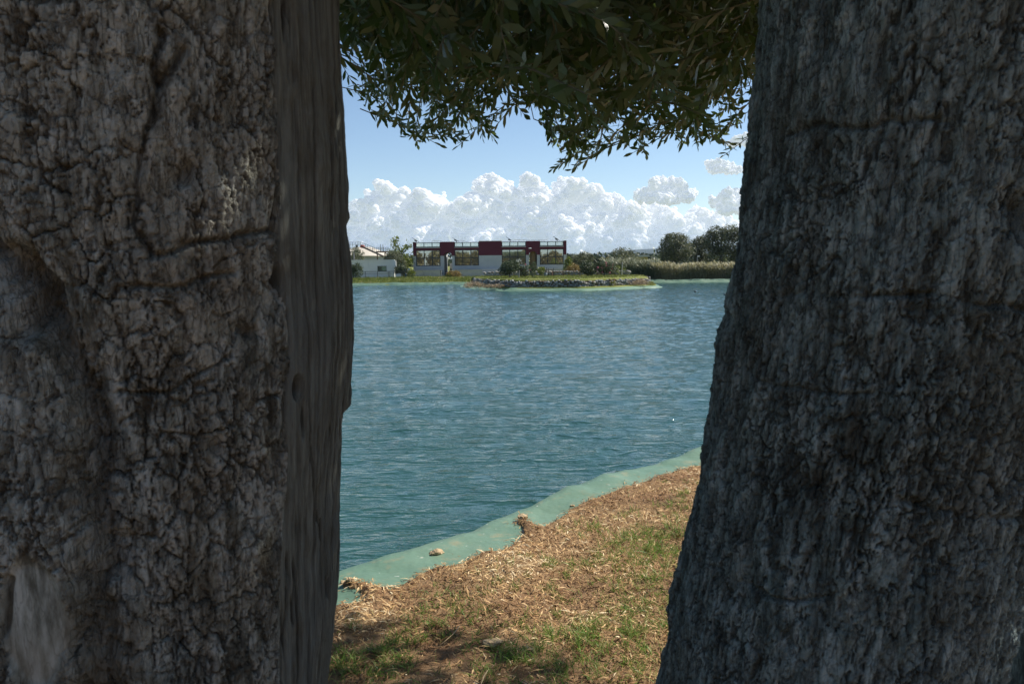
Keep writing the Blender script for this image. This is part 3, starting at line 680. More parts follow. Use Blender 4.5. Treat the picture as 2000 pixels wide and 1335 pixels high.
        furrow([(1520, 262), (1600, 240), (1690, 250), (1740, 232), (1800, 238), (1900, 225), (2040, 235)], .004, .015, s0=20)
        furrow([(1500, 575), (1580, 572), (1660, 580), (1740, 575), (1830, 570), (1920, 595), (2040, 612)], .0035, .014, s0=21)
        furrow([(1470, 745), (1560, 755), (1600, 770), (1700, 768)], .003, .01, s0=22)
        furrow([(1390, 1115), (1470, 1150), (1550, 1172), (1620, 1165)], .0035, .014, s0=23)
        furrow([(1760, 975), (1830, 1000), (1990, 1010)], .005, .014, s0=24); furrow([(1600, 880), (1590, 980), (1560, 1040)], .005, .014, s0=25)
        furrow([(1725, 90), (1718, 170)], .008, .018, s0=26); furrow([(1850, 880), (1820, 1000), (1780, 1040)], .005, .012, s0=27)
        furrow([(1985, 400), (2010, 440)], .02, .03, s0=28); furrow([(1540, 1240), (1560, 1300), (1545, 1400)], .006, .014, s0=29)
        # bark overhang at the notch of the outline
        disp = disp
        vf = fbm(U * 55, Zg * 4, 333, 3); disp = disp + .006 * vf; crack = np.clip(crack + sst(.10, .25, -vf) * .5, 0, 1)
    r = r + disp
    f_x, f_y = -np.sin(caz), -np.cos(caz); e_x, e_y = np.cos(caz), -np.sin(caz)
    Xv = cx + r * (np.cos(T) * f_x + np.sin(T) * e_x); Yv = cy + r * (np.cos(T) * f_y + np.sin(T) * e_y)
    nr, nc = T.shape; V = np.stack([Xv.ravel(), Yv.ravel(), Zg.ravel()], 1)
    F = ((np.arange(nr - 1)[:, None] * nc + np.arange(nc - 1)[None]).reshape(-1, 1)) + np.array([[0, 1, nc + 1, nc]])
    # cap
    cap = nr * nc; V = np.concatenate([V, [[cx[-1, 0], cy[-1, 0], zs[-1] + .02]]])
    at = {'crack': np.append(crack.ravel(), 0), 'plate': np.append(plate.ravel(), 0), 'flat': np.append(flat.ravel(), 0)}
    capf = [[(nr - 1) * nc + j, (nr - 1) * nc + j + 1, cap, cap] for j in range(nc - 1)]
    Ft = np.array([c[:3] for c in capf])
    def piece(nm, fsel, mat, withcap):
        fl = F[fsel].reshape(-1); sz = np.full(fsel.sum(), 4)
        if withcap: fl = np.concatenate([fl, Ft.reshape(-1)]); sz = np.concatenate([sz, np.full(len(Ft), 3)])
        used, inv = np.unique(fl, return_inverse=True)
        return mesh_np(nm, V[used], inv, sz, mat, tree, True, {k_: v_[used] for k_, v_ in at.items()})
    allf = np.ones(len(F), bool)
    if deadmask is not None:
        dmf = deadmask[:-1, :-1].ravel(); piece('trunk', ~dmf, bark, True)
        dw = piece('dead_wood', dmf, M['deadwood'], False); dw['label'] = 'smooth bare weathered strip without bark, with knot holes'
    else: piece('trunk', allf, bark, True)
    return cx[-1, 0], cy[-1, 0]
def axis_at(side, z):
    if side == 'L': return np.array([1.486 * math.sin(R(-24.7)), 1.486 * math.cos(R(-24.7)), z])
    a = np.interp(z, [0, .9, 1.4, 2.1, 3.2], [R(20.8), R(21.6), R(25.0), R(28.4), R(31)]); return np.array([1.42 * math.sin(a), 1.42 * math.cos(a), z])
treeL = empty('olive_tree', axis_at('L', 0), 'thick old olive trunk of cracked brown bark with a bare smooth strip of dead wood', 'olive tree', 'two old olive trees framing the view')
treeR = empty('olive_tree', axis_at('R', 0), 'leaning old olive tree with finely furrowed grey bark beside the sunlit grass', 'olive tree', 'two old olive trees framing the view')
build_trunk(treeL, 'L', 'trunk', M['bark']); build_trunk(treeR, 'R', 'trunk', M['bark_grey'])
# a further stem of the same grey olive, in deep shade behind it
stem = MB(); stem.tube([(1.30, 2.05, -.1), (1.36, 2.02, .5), (1.40, 2.0, 1.0), (1.50, 1.95, 1.7), (1.75, 1.9, 2.6), (2.1, 1.9, 3.3)], [.30, .25, .22, .2, .16, .1], 20).build('stem', M['bark_grey'], treeR, True)

# limbs
def limb_pts(a, b, n=9, wob=.09):
    a, b = np.array(a, float), np.array(b, float); t = np.linspace(0, 1, n)[:, None]
    w = RNG.normal(size=(n, 3)) * wob * np.sin(t * math.pi); p = a + (b - a) * t + w; p[:, 2] += .25 * np.sin(t[:, 0] * math.pi); return p
def limb(tree, a, b, r0, r1):
    p = limb_pts(a, b); MB().tube(p, list(np.linspace(r0, r1, len(p))), 10).build('limb', M['bark_grey'], tree, True); return p
aL, aR = axis_at('L', 3.15), axis_at('R', 3.15)
limbs = [limb(treeL, aL, (.1, 2.9, 3.6), .15, .03), limb(treeL, aL, (-1.2, 3.2, 3.7), .14, .03), limb(treeL, aL, (-2.2, .3, 4.0), .15, .03), limb(treeL, aL, (-.9, .9, 4.2), .14, .03),
         limb(treeR, aR, (1.2, 3.2, 3.6), .13, .03), limb(treeR, aR, (2.5, 2.4, 3.9), .13, .03), limb(treeR, aR, (2.6, .2, 4.0), .13, .03), limb(treeR, aR, (1.4, 1.3, 4.2), .12, .03)]

# leafy sprays
out_x = [560, 640, 668, 690, 720, 750, 790, 830, 865, 900, 940, 980, 1020, 1050, 1080, 1110, 1140, 1180, 1230, 1290, 1340, 1400, 1440, 1455, 1470, 1520, 1700]
out_y = [150, 160, 175, 215, 245, 285, 270, 316, 278, 300, 284, 262, 280, 302, 338, 364, 330, 310, 310, 334, 310, 312, 288, 245, 200, 190, 190]
def sprays(n, rng):
    """hanging twigs whose leaves stay above the canopy's lower outline"""
    x = rng.uniform(-2.5, 2.4, n); y = rng.uniform(1.5, 4.35, n); top = 1.6 + .335 * y + .25
    z = 1.75 + (top - 1.75) * rng.random(n)
    ok = ~((x > 2.0) & (y > 3.4)) & ~((x < -1.0) & (y < 2.1))
    ok &= np.hypot(x - .7, y - 1.25) > .75
    return np.stack([x, y, z], 1)[ok]
rng = np.random.default_rng(42)
starts = sprays(26000, rng)
tipL = rng.uniform(.16, .34, len(starts))
dr = unit(np.stack([rng.normal(size=len(starts)) * .75, rng.normal(size=len(starts)) * .6 - .1, -rng.uniform(.1, 1.0, len(starts))], 1))
tip = starts + dr * tipL[:, None] + np.array([0, 0, -.04])
px, py = proj(tip); bx, by = proj(starts)
lim = np.interp(px, out_x, out_y) - np.abs(rng.normal(size=len(px))) * 7 + 4
depthk = np.interp(starts[:, 1], [1.5, 2.6, 3.4], [-120, -45, 0])      # nearer sprays hang less low
ok = (py < lim + depthk) & (py > -160) & (px > 420) & (px < 1640)
clus = fbm(px * .014, py * .014 + starts[:, 1], 91, 2)
dens = np.interp(lim - py, [0, 60, 200], [.5, .75, 1.0]) * np.where(lim - py < 110, sst(-.10, .05, clus), 1)
ok &= rng.random(len(px)) < dens; order_n = 1950
sel = np.where(ok)[0]
print('sprays available', len(sel))
edgeness = (np.interp(px[sel], out_x, out_y) - py[sel])
order = np.argsort(rng.random(len(sel)) + (edgeness > 150) * .0)[:order_n]; sel = sel[order]
def twig_leaves(starts, dr, Ls, rng, spacing=.021):
    A = [[] for _ in range(6)]; tw = []
    for s, d, L_ in zip(starts, dr, Ls):
        n = int(L_ / spacing); bendv = np.array([0, 0, -.35]) + rng.normal(size=3) * .15
        a = unit(np.cross(d, rng.normal(size=3))); b = np.cross(d, a)
        t = np.linspace(.12, 1, n); c = s + d * (t * L_)[:, None] + bendv * (t * t * L_ * .35)[:, None]
        tw.append((s, s + d * L_ * .5 + bendv * .25 * L_ * .35, s + d * L_ + bendv * L_ * .35))
        for i in range(n):
            ax = a if i % 2 else b
            for sg in ((1, -1) if i < n - 1 else (1,)):
                if rng.random() < .10: continue
                dirn = d * rng.uniform(.6, 1.1) + ax * sg * rng.uniform(.5, .95) + rng.normal(size=3) * .15 + np.array([0, 0, -.12])
                if i == n - 1: dirn = d + rng.normal(size=3) * .1
                A[0].append(c[i]); A[1].append(dirn); A[2].append(np.cross(ax * sg, d) * .7 + d * .1 + rng.normal(size=3) * .5 + np.array([0, 0, .8])); A[3].append((1.02 if s[1] < 2.6 else .82) * rng.uniform(.044, .072) * (1 if i < n - 2 else .75)); A[4].append(rng.uniform(.011, .017)); A[5].append(rng.random())
    return [np.array(q) for q in A], tw
A, tw = twig_leaves(starts[sel], dr[sel], tipL[sel], rng)
print('near leaves', len(A[0]))
def ribtw(name, tw, r, parent):
    mb = MB()
    for p in tw: mb.tube(p, [r, r * .8, r * .5], 4)
    return mb.build(name, M['twig'], parent)
mid = A[0] + unit(A[1]) * A[3][:, None] * .5
dist = np.linalg.norm(mid - EYE, axis=1)
lx, ly = proj(A[0]); tx, ty_ = proj(A[0] + unit(A[1]) * A[3][:, None])
plen = np.hypot(lx - tx, ly - ty_); inview = (lx > 640) & (lx < 1500) & (ly > 0) & (ly < 350)
for tree, selx, nm in ((treeL, A[0][:, 0] < .25, 'L'), (treeR, A[0][:, 0] >= .25, 'R')):
    idxs = np.where(selx)[0]; cand = idxs[inview[idxs]]; big = cand[np.argsort(-plen[cand] + rng.random(len(cand)) * 4)[:300]]
    rest = np.setdiff1d(idxs, big)
    crown = ribbons('foliage', M['leaf'], A[0][rest], A[1][rest], A[2][rest], A[3][rest], A[4][rest], LEAF, .16, A[5][rest], tree); crown['kind'] = 'stuff'
    # individual large leaves share six leaf meshes
    protos = []
    for q in range(6):
        o = ribbons('leaf', M['leaf'], np.zeros((1, 3)), np.array([[1., 0, 0]]), np.array([[0, 0, 1.]]), np.array([1.]), np.array([.20 + .02 * q]), LEAF, .05 + .05 * q, np.array([(q + .5) / 6]), None, root=(0, 0, 0))
        protos.append(o.data); bpy.data.objects.remove(o)
    org = np.array(tree.location)
    for i in big:
        d = unit(A[1][i]); s = unit(np.cross(d, A[2][i])); nn = np.cross(s, d); mt = Matrix(np.stack([d, -s, -nn * -1], 1).tolist())
        o = bpy.data.objects.new('leaf', protos[int(A[5][i] * 6) % 6]); COL.objects.link(o); o.parent = tree; o.location = tuple(A[0][i] - org)
        if mt.determinant() < 0: mt = Matrix(np.stack([d, s, nn], 1).tolist())
        o.rotation_euler = mt.to_euler(); o.scale = (A[3][i],) * 3
    tsel = [t for t in tw if (t[0][0] < .25) == (nm == 'L')]
    tw_o = ribtw('twigs', tsel, .0024, tree); tw_o['kind'] = 'stuff'
    # thicker hanging branchlets
    mb = MB(); r2 = np.random.default_rng(5 if nm == 'L' else 6)
    lims = limbs[:4] if nm == 'L' else limbs[4:]
    pts = [t[0] for t in tsel]
    for i in r2.choice(len(pts), min(90, len(pts)), replace=False):
        e = pts[i]; al = np.concatenate([l[4:] for l in lims]); q = al[np.argmin(np.linalg.norm(al - e, axis=1) + r2.random(len(al)) * .3)]
        m1 = (q + e) / 2 + r2.normal(size=3) * .06 + np.array([0, 0, .12]); mb.tube([q, q * .6 + m1 * .4 + r2.normal(size=3) * .02, m1, m1 * .5 + e * .5 + r2.normal(size=3) * .02, e], [.011, .008, .006, .004, .002], 5)
    bo = mb.build('branches', M['twig'], tree, True); bo['kind'] = 'stuff'
# upper crown above the frame, coarser, gives the shade
rng = np.random.default_rng(77)
def upper(tree, n, xr, name, dn=0.0):
    x = rng.uniform(*xr, n); y = rng.uniform(-.1, 4.9, n); z = rng.uniform(2.75, 4.5, n)
    zc = 1.6 + .36 * np.maximum(y, 0) + .25
    gx_, gy_ = x - .883 * z, y - .394 * z
    ok = (z > zc) & (gy_ < np.interp(gx_, [-3, -1.2, -.7, -.2, .1, .4, 3], [3.5, 3.48, 3.42, 3.24, 3.02, 2.5, 1.9])) & (fbm(x * .9 + z * .4, y * .9, 61, 3) > -.12 - dn - .25 * (z < 3.3))
    p = np.stack([x, y, z], 1)[ok]; m = len(p)
    o = ribbons('foliage', M['leaf'], p, rdir(m, rng) + np.array([0, 0, -.2]), rdir(m, rng) + np.array([0, 0, .6]), rng.uniform(.08, .14, m), rng.uniform(.028, .045, m), [.2, 1, .1], .2, None, tree); o['kind'] = 'stuff'
upper(treeL, 15000, (-3.4, .6), 'L', .0); upper(treeR, 24000, (.2, 4.9), 'R', .25); upper(treeR, 20000, (.1, 2.5), 'R', .6)  # last call adds unseen dense leaves to keep sun off the dead wood

# ------------------------------------------------------------------ leaf litter, grass, small rocks on the bank
rng = np.random.default_rng(5)
def scatter(n, x0, x1, y0, y1):
    x = rng.uniform(x0, x1, n); y = y0 + (y1 - y0) * rng.random(n) ** 1.35; return x, y
n = 165000; x, y = scatter(n, -1.9, 3.2, 2.1, 8.0)
s_ = sdist(x, y, edge) + .014 * rng.normal(size=n); keep = ((s_ < .004) | ((s_ < .16) & (rng.random(n) < .035 * np.clip(1 - s_ / .16, 0, 1)))) & (np.abs(x) < .62 * y + .3)
bare = fbm(x * 1.7, y * 1.7, 31, 3) > .20; keep &= ~(bare & (rng.random(n) < .7))
x, y = x[keep], y[keep]; n = len(x); print('litter', n)
z = np.maximum(ground_z(x, y), liner_z(x, y, sdist(x, y, pond)) + .001) + rng.random(n) ** 2 * .022 * (sdist(x, y, edge) < .01) + .003
a = rng.uniform(0, 2 * math.pi, n); d = np.stack([np.cos(a), np.sin(a), rng.normal(size=n) * .34], 1)
Ln = rng.uniform(.018, .052, n) * np.where(rng.random(n) < .03, 1.9, 1)
cluster = np.clip(.42 + 1.3 * fbm(x * 3, y * 3, 33, 3) + rng.normal(size=n) * .25, 0, 1)
lit = ribbons('leaf_litter', M['litter'], np.stack([x, y, z], 1), d, np.stack([rng.normal(size=n) * .5, rng.normal(size=n) * .5, np.ones(n)], 1), Ln, rng.uniform(.0022, .0072, n), [.25, 1, .15], .35 , cluster)
tag(lit, 'dry tan and brown fallen olive leaves and straw covering the near bank', 'leaf litter', kind='stuff')
# grass in tufts
tufts = [(1265, 1070, .30, 1100, .09), (1290, 1045, .2, 500, .08), (1215, 1085, .18, 350, .07), (870, 1208, .16, 420, .06), (905, 1225, .12, 200, .05), (1190, 1225, .2, 550, .07), (1160, 1250, .15, 350, .06), (1320, 1200, .22, 600, .08), (1250, 1280, .28, 700, .07), (1330, 1300, .25, 500, .08), (720, 1292, .16, 520, .07),
         (770, 1282, .07, 260, .06), (680, 1310, .16, 350, .06), (1030, 1290, .12, 380, .06), (1020, 1270, .1, 200, .05), (1345, 985, .3, 500, .07), (920, 1160, .12, 180, .04), (1110, 1110, .12, 150, .05), (975, 1235, .15, 160, .04), (940, 1325, .12, 200, .06), (1090, 1330, .15, 250, .06), (830, 1180, .15, 120, .04), (1180, 1150, .3, 300, .05), (800, 1110, .05, 60, .04),
         (1290, 1130, .3, 420, .05), (1340, 1100, .2, 300, .05), (650, 1250, .2, 200, .05), (1290, 960, .3, 160, .04), (990, 1110, .1, 90, .04), (1240, 1180, .3, 450, .055)]
gxx, gyy, gh, gc = [], [], [], []
for (tx_, ty2, rr, cnt, hh) in tufts:
    c = G(tx_, ty2, .04); cnt = int(cnt * .8); nsub = max(2, cnt // 14)
    sx = c[0] + rng.normal(size=nsub) * rr * .75; sy = c[1] + rng.normal(size=nsub) * rr * .75; w = rng.integers(0, nsub, cnt)
    gxx.append(sx[w] + rng.normal(size=cnt) * .018); gyy.append(sy[w] + rng.normal(size=cnt) * .018); gh.append(rng.uniform(.4, 1.25, cnt) * hh); gc.append(np.clip(rng.normal(.5, .26, cnt), 0, 1))
n2 = 2600; x2, y2 = scatter(n2, -1.5, 2.6, 2.2, 7.6); gxx.append(x2); gyy.append(y2); gh.append(rng.uniform(.015, .045, n2)); gc.append(np.clip(rng.normal(.6, .3, n2), 0, 1))
x = np.concatenate(gxx); y = np.concatenate(gyy); gh = np.concatenate(gh); gc = np.concatenate(gc)
keep = sdist(x, y, edge) < -.01; x, y, gh, gc = x[keep], y[keep], gh[keep], gc[keep]; n = len(x)
d = unit(np.stack([rng.normal(size=n) * .55, rng.normal(size=n) * .55, np.ones(n)], 1)); hz = unit(np.stack([rng.normal(size=n), rng.normal(size=n), np.zeros(n)], 1))
side = unit(np.cross(d, rng.normal(size=(n, 3))))
v, f, k = strips(np.stack([x, y, ground_z(x, y)], 1), d, side, hz * .45 + np.array([0, 0, -.25]), gh, rng.uniform(.0018, .0036, n), [.8, 1, .7, .05])
tag(mesh_np('grass', v, f, None, M['grass'], None, False, {'rnd': np.repeat(gc, k)}), 'tufts of green and straw coloured grass growing through the leaf litter', 'grass', kind='stuff')
def rock(px, py, z, r, name, label, cat='rock', seed=0, zoff=0.0, parts=1):
    for _ in range(6):
        c = G(px, py, z); xs_, ys_ = np.array([c[0]]), np.array([c[1]])
        z = max(float(liner_z(xs_, ys_, sdist(xs_, ys_, pond))[0]), float(ground_z(xs_, ys_)[0]))
    zoff -= .1 * r[2]; rg = np.random.default_rng(seed); V, Fc = ico(3); v = V.copy()
    for _ in range(7):
        nrm = unit(rg.normal(size=3)); q = v @ nrm; lim_ = rg.uniform(.45, .8); v -= np.outer(np.maximum(q - lim_, 0), nrm)
    v = v * (1 + .10 * rg.normal(size=(len(v), 1)) * .6) * np.array(r) * 1.15
    v[:, 2] = np.maximum(v[:, 2], -.35 * r[2])
    zz = z + .3 * r[2] + zoff
    o = mesh_np(name, v + np.array([c[0], c[1], zz]), Fc, None, M['rock'], None, False)
    return tag(o, label, cat)
rock(1018, 1011, .02, (.034, .028, .020), 'rock', 'flat sandy rock on the tip of the litter that juts over the green liner', seed=4)
rock(851, 1080, .0, (.036, .028, .022), 'rock', 'ragged tan clod lying alone on the green liner beside an orange stain', seed=6)
rock(684, 1142, .03, (.02, .018, .014), 'rock', 'small pink stone on the narrow strip of litter beside the dead wood', seed=8)
rock(672, 1138, .03, (.014, .012, .010), 'rock', 'pale chip of stone at the outer end of the narrow strip of litter', seed=9)
rock(1118, 988, .02, (.014, .012, .009), 'rock', 'small reddish stone at the corner of the litter under the liner bend', seed=10)
rock(1088, 1030, .03, (.016, .014, .010), 'rock', 'little round tan stone at the litter edge where the liner dips in', seed=11)
rock(965, 1258, .035, (.045, .035, .02), 'rock', 'low reddish clod of earth half buried in the litter at the edge of the shade', seed=12)
def stick(pts, r, label):
    p = [G(a, b, .05) for a, b in pts]; q = []
    for i, s in enumerate(p): q.append((s[0], s[1], float(ground_z(s[0], s[1])[0]) + .02 + .004 * (i % 2)))
    tag(MB().tube(q, r, 5).build('dry_stalk', M['litter_stick'], None, True), label, 'stalk')
M['litter_stick'] = simple('straw_stalk', (.55, .40, .22), (.42, .30, .16), 20, .7)
stick([(1100, 1084), (1140, 1082), (1182, 1077)], .0022, 'long straight straw coloured stalk lying across the litter')
stick([(985, 1125), (1030, 1108), (1055, 1098)], .0018, 'thin pale stalk slanting across the litter near the liner bend')
stick([(855, 1260), (885, 1238), (898, 1222)], .0018, 'bent thin stalk beside the small grass tuft')

# ------------------------------------------------------------------ island
ISL = np.array([G(905, 562, WZ)[:2], G(935, 566, WZ)[:2], G(990, 568.5, WZ)[:2], G(1060, 568, WZ)[:2], G(1140, 568, WZ)[:2], G(1220, 565, WZ)[:2], G(1296, 561, WZ)[:2] + np.array([0, 0]), [13.5, 74.5], [10.5, 79], [2, 80.0], [-5.0, 77]])
def isl_mesh():
    c = ISL.mean(0); th = np.linspace(0, 2 * math.pi, 181)[:-1]
    pol = resample(ISL, lambda m: .3); pol = smooth_closed(pol, 4); n = len(pol)
    inn_ = unit(np.roll(pol, -1, 0) - np.roll(pol, 1, 0)); inn_ = np.stack([-inn_[:, 1], inn_[:, 0]], 1)
    if np.sum(pol[:, 0] * np.roll(pol[:, 1], -1) - np.roll(pol[:, 0], -1) * pol[:, 1]) < 0: inn_ = -inn_
    for _ in range(10): inn_ = .5 * inn_ + .25 * (np.roll(inn_, 1, 0) + np.roll(inn_, -1, 0))
    inn_ = unit(inn_)
    return pol, inn_, n
pol, pin, npol = isl_mesh()
fold = vn(np.arange(npol) * .23, np.zeros(npol), 14) - .5
def ringmesh(offsz, name, mat, closed_top=False, kind=None, lab=None):
    rows = []
    for off, zf in offsz: rows.append(np.column_stack([pol + pin * off, zf if np.ndim(zf) else np.full(npol, zf)]))
    if closed_top:
        ct = rows[-1].mean(0); zt__ = rows[-1][:, 2]
        for t_ in (.12, .3, .5, .7, .88): rows.append(rows[-1 if False else len(offsz) - 1] * (1 - t_) + ct * t_)
    V = np.concatenate(rows); K = len(rows); F = []
    i = np.arange(npol); j = (i + 1) % npol
    for k in range(K - 1): F.append(np.stack([k * npol + i, k * npol + j, (k + 1) * npol + j, (k + 1) * npol + i], 1))
    F = np.concatenate(F); fl = F.reshape(-1); sz = np.full(len(F), 4)
    if closed_top:
        V = np.concatenate([V, [ct]]); fl = np.concatenate([fl, np.stack([(K - 1) * npol + i, (K - 1) * npol + j, np.full(npol, len(V) - 1)], 1).reshape(-1)]); sz = np.concatenate([sz, np.full(npol, 3)])
    return mesh_np(name, V, fl, sz, mat, None, True)
o = ringmesh([(-.9, -1.6), (-.15, -1.12 + .0 * fold), (.05, -.95 + .16 * fold), (.2, -.93 - .2 * np.roll(fold, 3)), (.35, -.85 + .22 * np.roll(fold, 6)), (.6, -.80), (.9, -.78)], 'island_liner', M['liner_lit_tone'])
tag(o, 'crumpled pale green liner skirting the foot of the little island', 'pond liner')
topz = -.02 + .02 * fold
isl = ringmesh([(.5, -1.3), (.55, -.79), (1.0, -.72), (1.15, -.70), (1.2, -.18), (1.5, -.06)], 'island_ground', M['soil'], True); tag(isl, kind='structure')
# stones of the retaining wall
wallt = empty('retaining_wall', (pol[:, 0].mean(), pol[:, 1].min() + 1.1, -.8), 'low dry stone wall of rounded grey stones holding up the little island', 'stone wall')
rng = np.random.default_rng(9)
def wallstones(offset, z0, z1, sx, sz, xsel, parent, depth=.14):
    base = pol + pin * offset; seg = np.linalg.norm(np.roll(base, -1, 0) - base, axis=1); cum = np.concatenate([[0], np.cumsum(seg)]); cen, rad = [], []
    z = z0
    while z < z1:
        s = rng.uniform(0, .1)
        while s < cum[-1]:
            w = sx * rng.uniform(.6, 1.35); i = min(np.searchsorted(cum, s) - 1, npol - 1); i = max(i, 0); t = (s - cum[i]) / seg[i]
            p = base[i] * (1 - t) + base[(i + 1) % npol] * t
            if xsel(p): cen.append((p[0], p[1] + rng.normal() * .03, z + rng.normal() * .06)); rad.append((w * .52, depth * rng.uniform(.7, 1.15), sz * rng.uniform(.42, .75)))
            s += w
        z += sz * .92
    return blobs('stones', M['stone'], np.array(cen), np.array(rad), 2, parent, jitter=.16, smooth=False, rng=rng)
st = wallstones(1.14, -.74, -.2, .22, .16, lambda p: p[1] < 74.5, wallt); st['kind'] = 'stuff'
core = ringmesh([(1.13, -.8), (1.15, -.24)], 'wall_core', M['mortar']); core.parent = wallt; core.location = tuple(np.array(core.location) - np.array(wallt.location))
w2 = empty('stone_wall', (4, 78, 0), 'knee high rough stone edging along the far side of the island under the shrubs', 'stone wall')
cen = [];rad = []
for xx in np.arange(-2.5, 11.5, .26):
    for zz_ in (.06, .2, .32):
        cen.append((xx + rng.normal() * .05, 76.2 + rng.normal() * .04, zz_ + rng.normal() * .02)); rad.append((.15, .14, .09))
s2 = blobs('stones', M['stone'], np.array(cen), np.array(rad), 2, w2, .16, False, rng=rng); s2['kind'] = 'stuff'

# ------------------------------------------------------------------ plants beyond the water
def tree(name, label, cat, base, lobes, n, ls, mat, trunk=None, group=None, shell=.45, seed=0, gap=.0, prof=[.5, 1, .4], flowers=None, tr=.12, drop=0.0):
    """lobes: (dx, dy, z, rx, rz) relative to base"""
    rg = np.random.default_rng(seed + 1000); t = empty(name, base, label, cat, group); base = np.array(base, float); pts = []; nrm = []
    full = []
    for l in lobes:
        full.append(l)
        for q in range(7 if n > 900 else 3):
            d = unit(rg.normal(size=3)); d[2] = abs(d[2]) * .9 - .15; s_ = rg.uniform(.26, .42)
            full.append((l[0] + d[0] * l[3] * .95, l[1] + d[1] * l[3] * .95, l[2] + d[2] * l[4] * .95, l[3] * s_, l[4] * s_ * rg.uniform(.8, 1.2)))
    lobes0, lobes = lobes, full
    tot = sum(l[3] ** 2 * l[4] ** .5 for l in lobes)
    for (dx, dy, z, rx, rz) in lobes:
        m = int(n * rx ** 2 * rz ** .5 / tot); d = rdir(m, rg)
        rr = (1 - shell * rg.random(m) ** 1.4) * (1 + .5 * (fbm(d[:, 0] * 2.1 + dx + d[:, 2] * 1.3, d[:, 1] * 2.1 + z, 31 + seed, 3)))
        pts.append(base + np.array([dx, dy, z]) + d * rr[:, None] * np.array([rx, rx, rz])); nrm.append(d)
    p = np.concatenate(pts); nn = np.concatenate(nrm)
    if gap:
        kk = fbm(p[:, 0] * .9 + p[:, 1] * .7, p[:, 2] * 1.1 + p[:, 1] * .5, 41 + seed, 3) > gap; p, nn = p[kk], nn[kk]
    ok = p[:, 2] > base[2] + .03; p, nn = p[ok], nn[ok]
    m = len(p)
    cr = ribbons('crown' if trunk else 'foliage', mat, p, nn * .5 + rdir(m, rg) + np.array([0, 0, .3]), rdir(m, rg) + nn * .8, rg.uniform(.6, 1.3, m) * ls * 1.3, rg.uniform(.5, 1.1, m) * ls * .75, prof, .2, None, t, rng=rg)
    cr['kind'] = 'stuff'
    if trunk:
        h, r0, forks = trunk; mb = MB(); top = base + np.array([rg.normal() * .12 * h, 0, h]); mb.tube([base - [0, 0, .1], base + [rg.normal() * .05, 0, h * .4], top], [r0 * 1.3, r0, r0 * .75], 8).build('trunk', M['farwood'], t, True)
        for l in lobes0[:forks]:
            e = base + np.array(l[:3]); MB().tube([top, (top + e) / 2 + rg.normal(size=3) * .1, e + np.array([0, 0, l[4] * .5])], [r0 * .6, r0 * .4, r0 * .15], 6).build('limb', M['farwood'], t, True)
    if flowers:
        k_, c_, fs = flowers; ii_ = rg.choice(len(p), k_ * 1); fp = np.repeat(p[ii_] + nn[ii_] * .08 + np.array([0, -.12, 0]), 7, 0) + rg.normal(size=(k_ * 7, 3)) * fs * .6
        fo = ribbons('blossom', M['pink'], fp, rdir(k_ * 7, rg), rdir(k_ * 7, rg), np.full(k_ * 7, fs), np.full(k_ * 7, fs * .8), [.6, 1, .6], .1, None, t, rng=rg); fo['kind'] = 'stuff'
    return t
def at(px, Y, z=None):
    x = P(px, 520, Y)[0]; return np.array([x, Y, float(ground_z(x, Y)[0]) if z is None else z])
def ztop(px, py, Y): return P(px, py, Y)[2]
S = 1 / F_PX
# large olives behind the reeds
b = at(1318, 92); h = ztop(1318, 452, 92) - b[2]
tree('olive_tree', 'round dense grey green olive tree standing alone behind the reeds', 'tree', b, [(0, 0, h * .66, 1.75, h * .30), (-.9, 0, h * .55, 1.2, h * .26), (.9, .2, h * .60, 1.25, h * .28), (.1, 0, h * .82, 1.2, h * .17), (-.4, .3, h * .40, 1.3, h * .2), (.8, .3, h * .36, 1.1, h * .2)], 9000, .13, M['far_olive'], (h * .45, .22, 4), 'olive trees behind the reeds', seed=1)
b = at(1364, 96); h = ztop(1364, 457, 96) - b[2]
tree('olive_tree', 'looser olive tree with gaps in its crown between two denser ones', 'tree', b, [(0, 0, h * .62, 1.2, h * .30), (-.6, 0, h * .45, .9, h * .25), (.5, .2, h * .78, .9, h * .18), (.3, 0, h * .35, 1.0, h * .2)], 4500, .14, M['far_olive'], (h * .4, .2, 3), 'olive trees behind the reeds', seed=2, gap=-.12)
b = at(1408, 94); h = ztop(1408, 438, 94) - b[2]
tree('olive_tree', 'tallest dark olive tree partly behind the grey trunk', 'tree', b, [(0, 0, h * .62, 1.7, h * .28), (-1.0, 0, h * .66, 1.2, h * .24), (1.2, .2, h * .66, 1.5, h * .26), (-.6, 0, h * .84, 1.0, h * .14), (.9, 0, h * .84, 1.1, h * .15), (0, .3, h * .36, 1.9, h * .22)], 9000, .14, M['far_olive'], (h * .42, .26, 4), 'olive trees behind the reeds', seed=3)
b = at(1452, 93); h = ztop(1452, 440, 93) - b[2]
tree('olive_tree', 'silvery olive tree cut off by the grey trunk', 'tree', b, [(0, 0, h * .62, 1.5, h * .3), (.8, 0, h * .5, 1.3, h * .3), (0, .2, h * .84, 1.1, h * .14), (0, .2, h * .34, 1.5, h * .2)], 5500, .14, M['far_olive'], (h * .42, .24, 3), 'olive trees behind the reeds', seed=4)
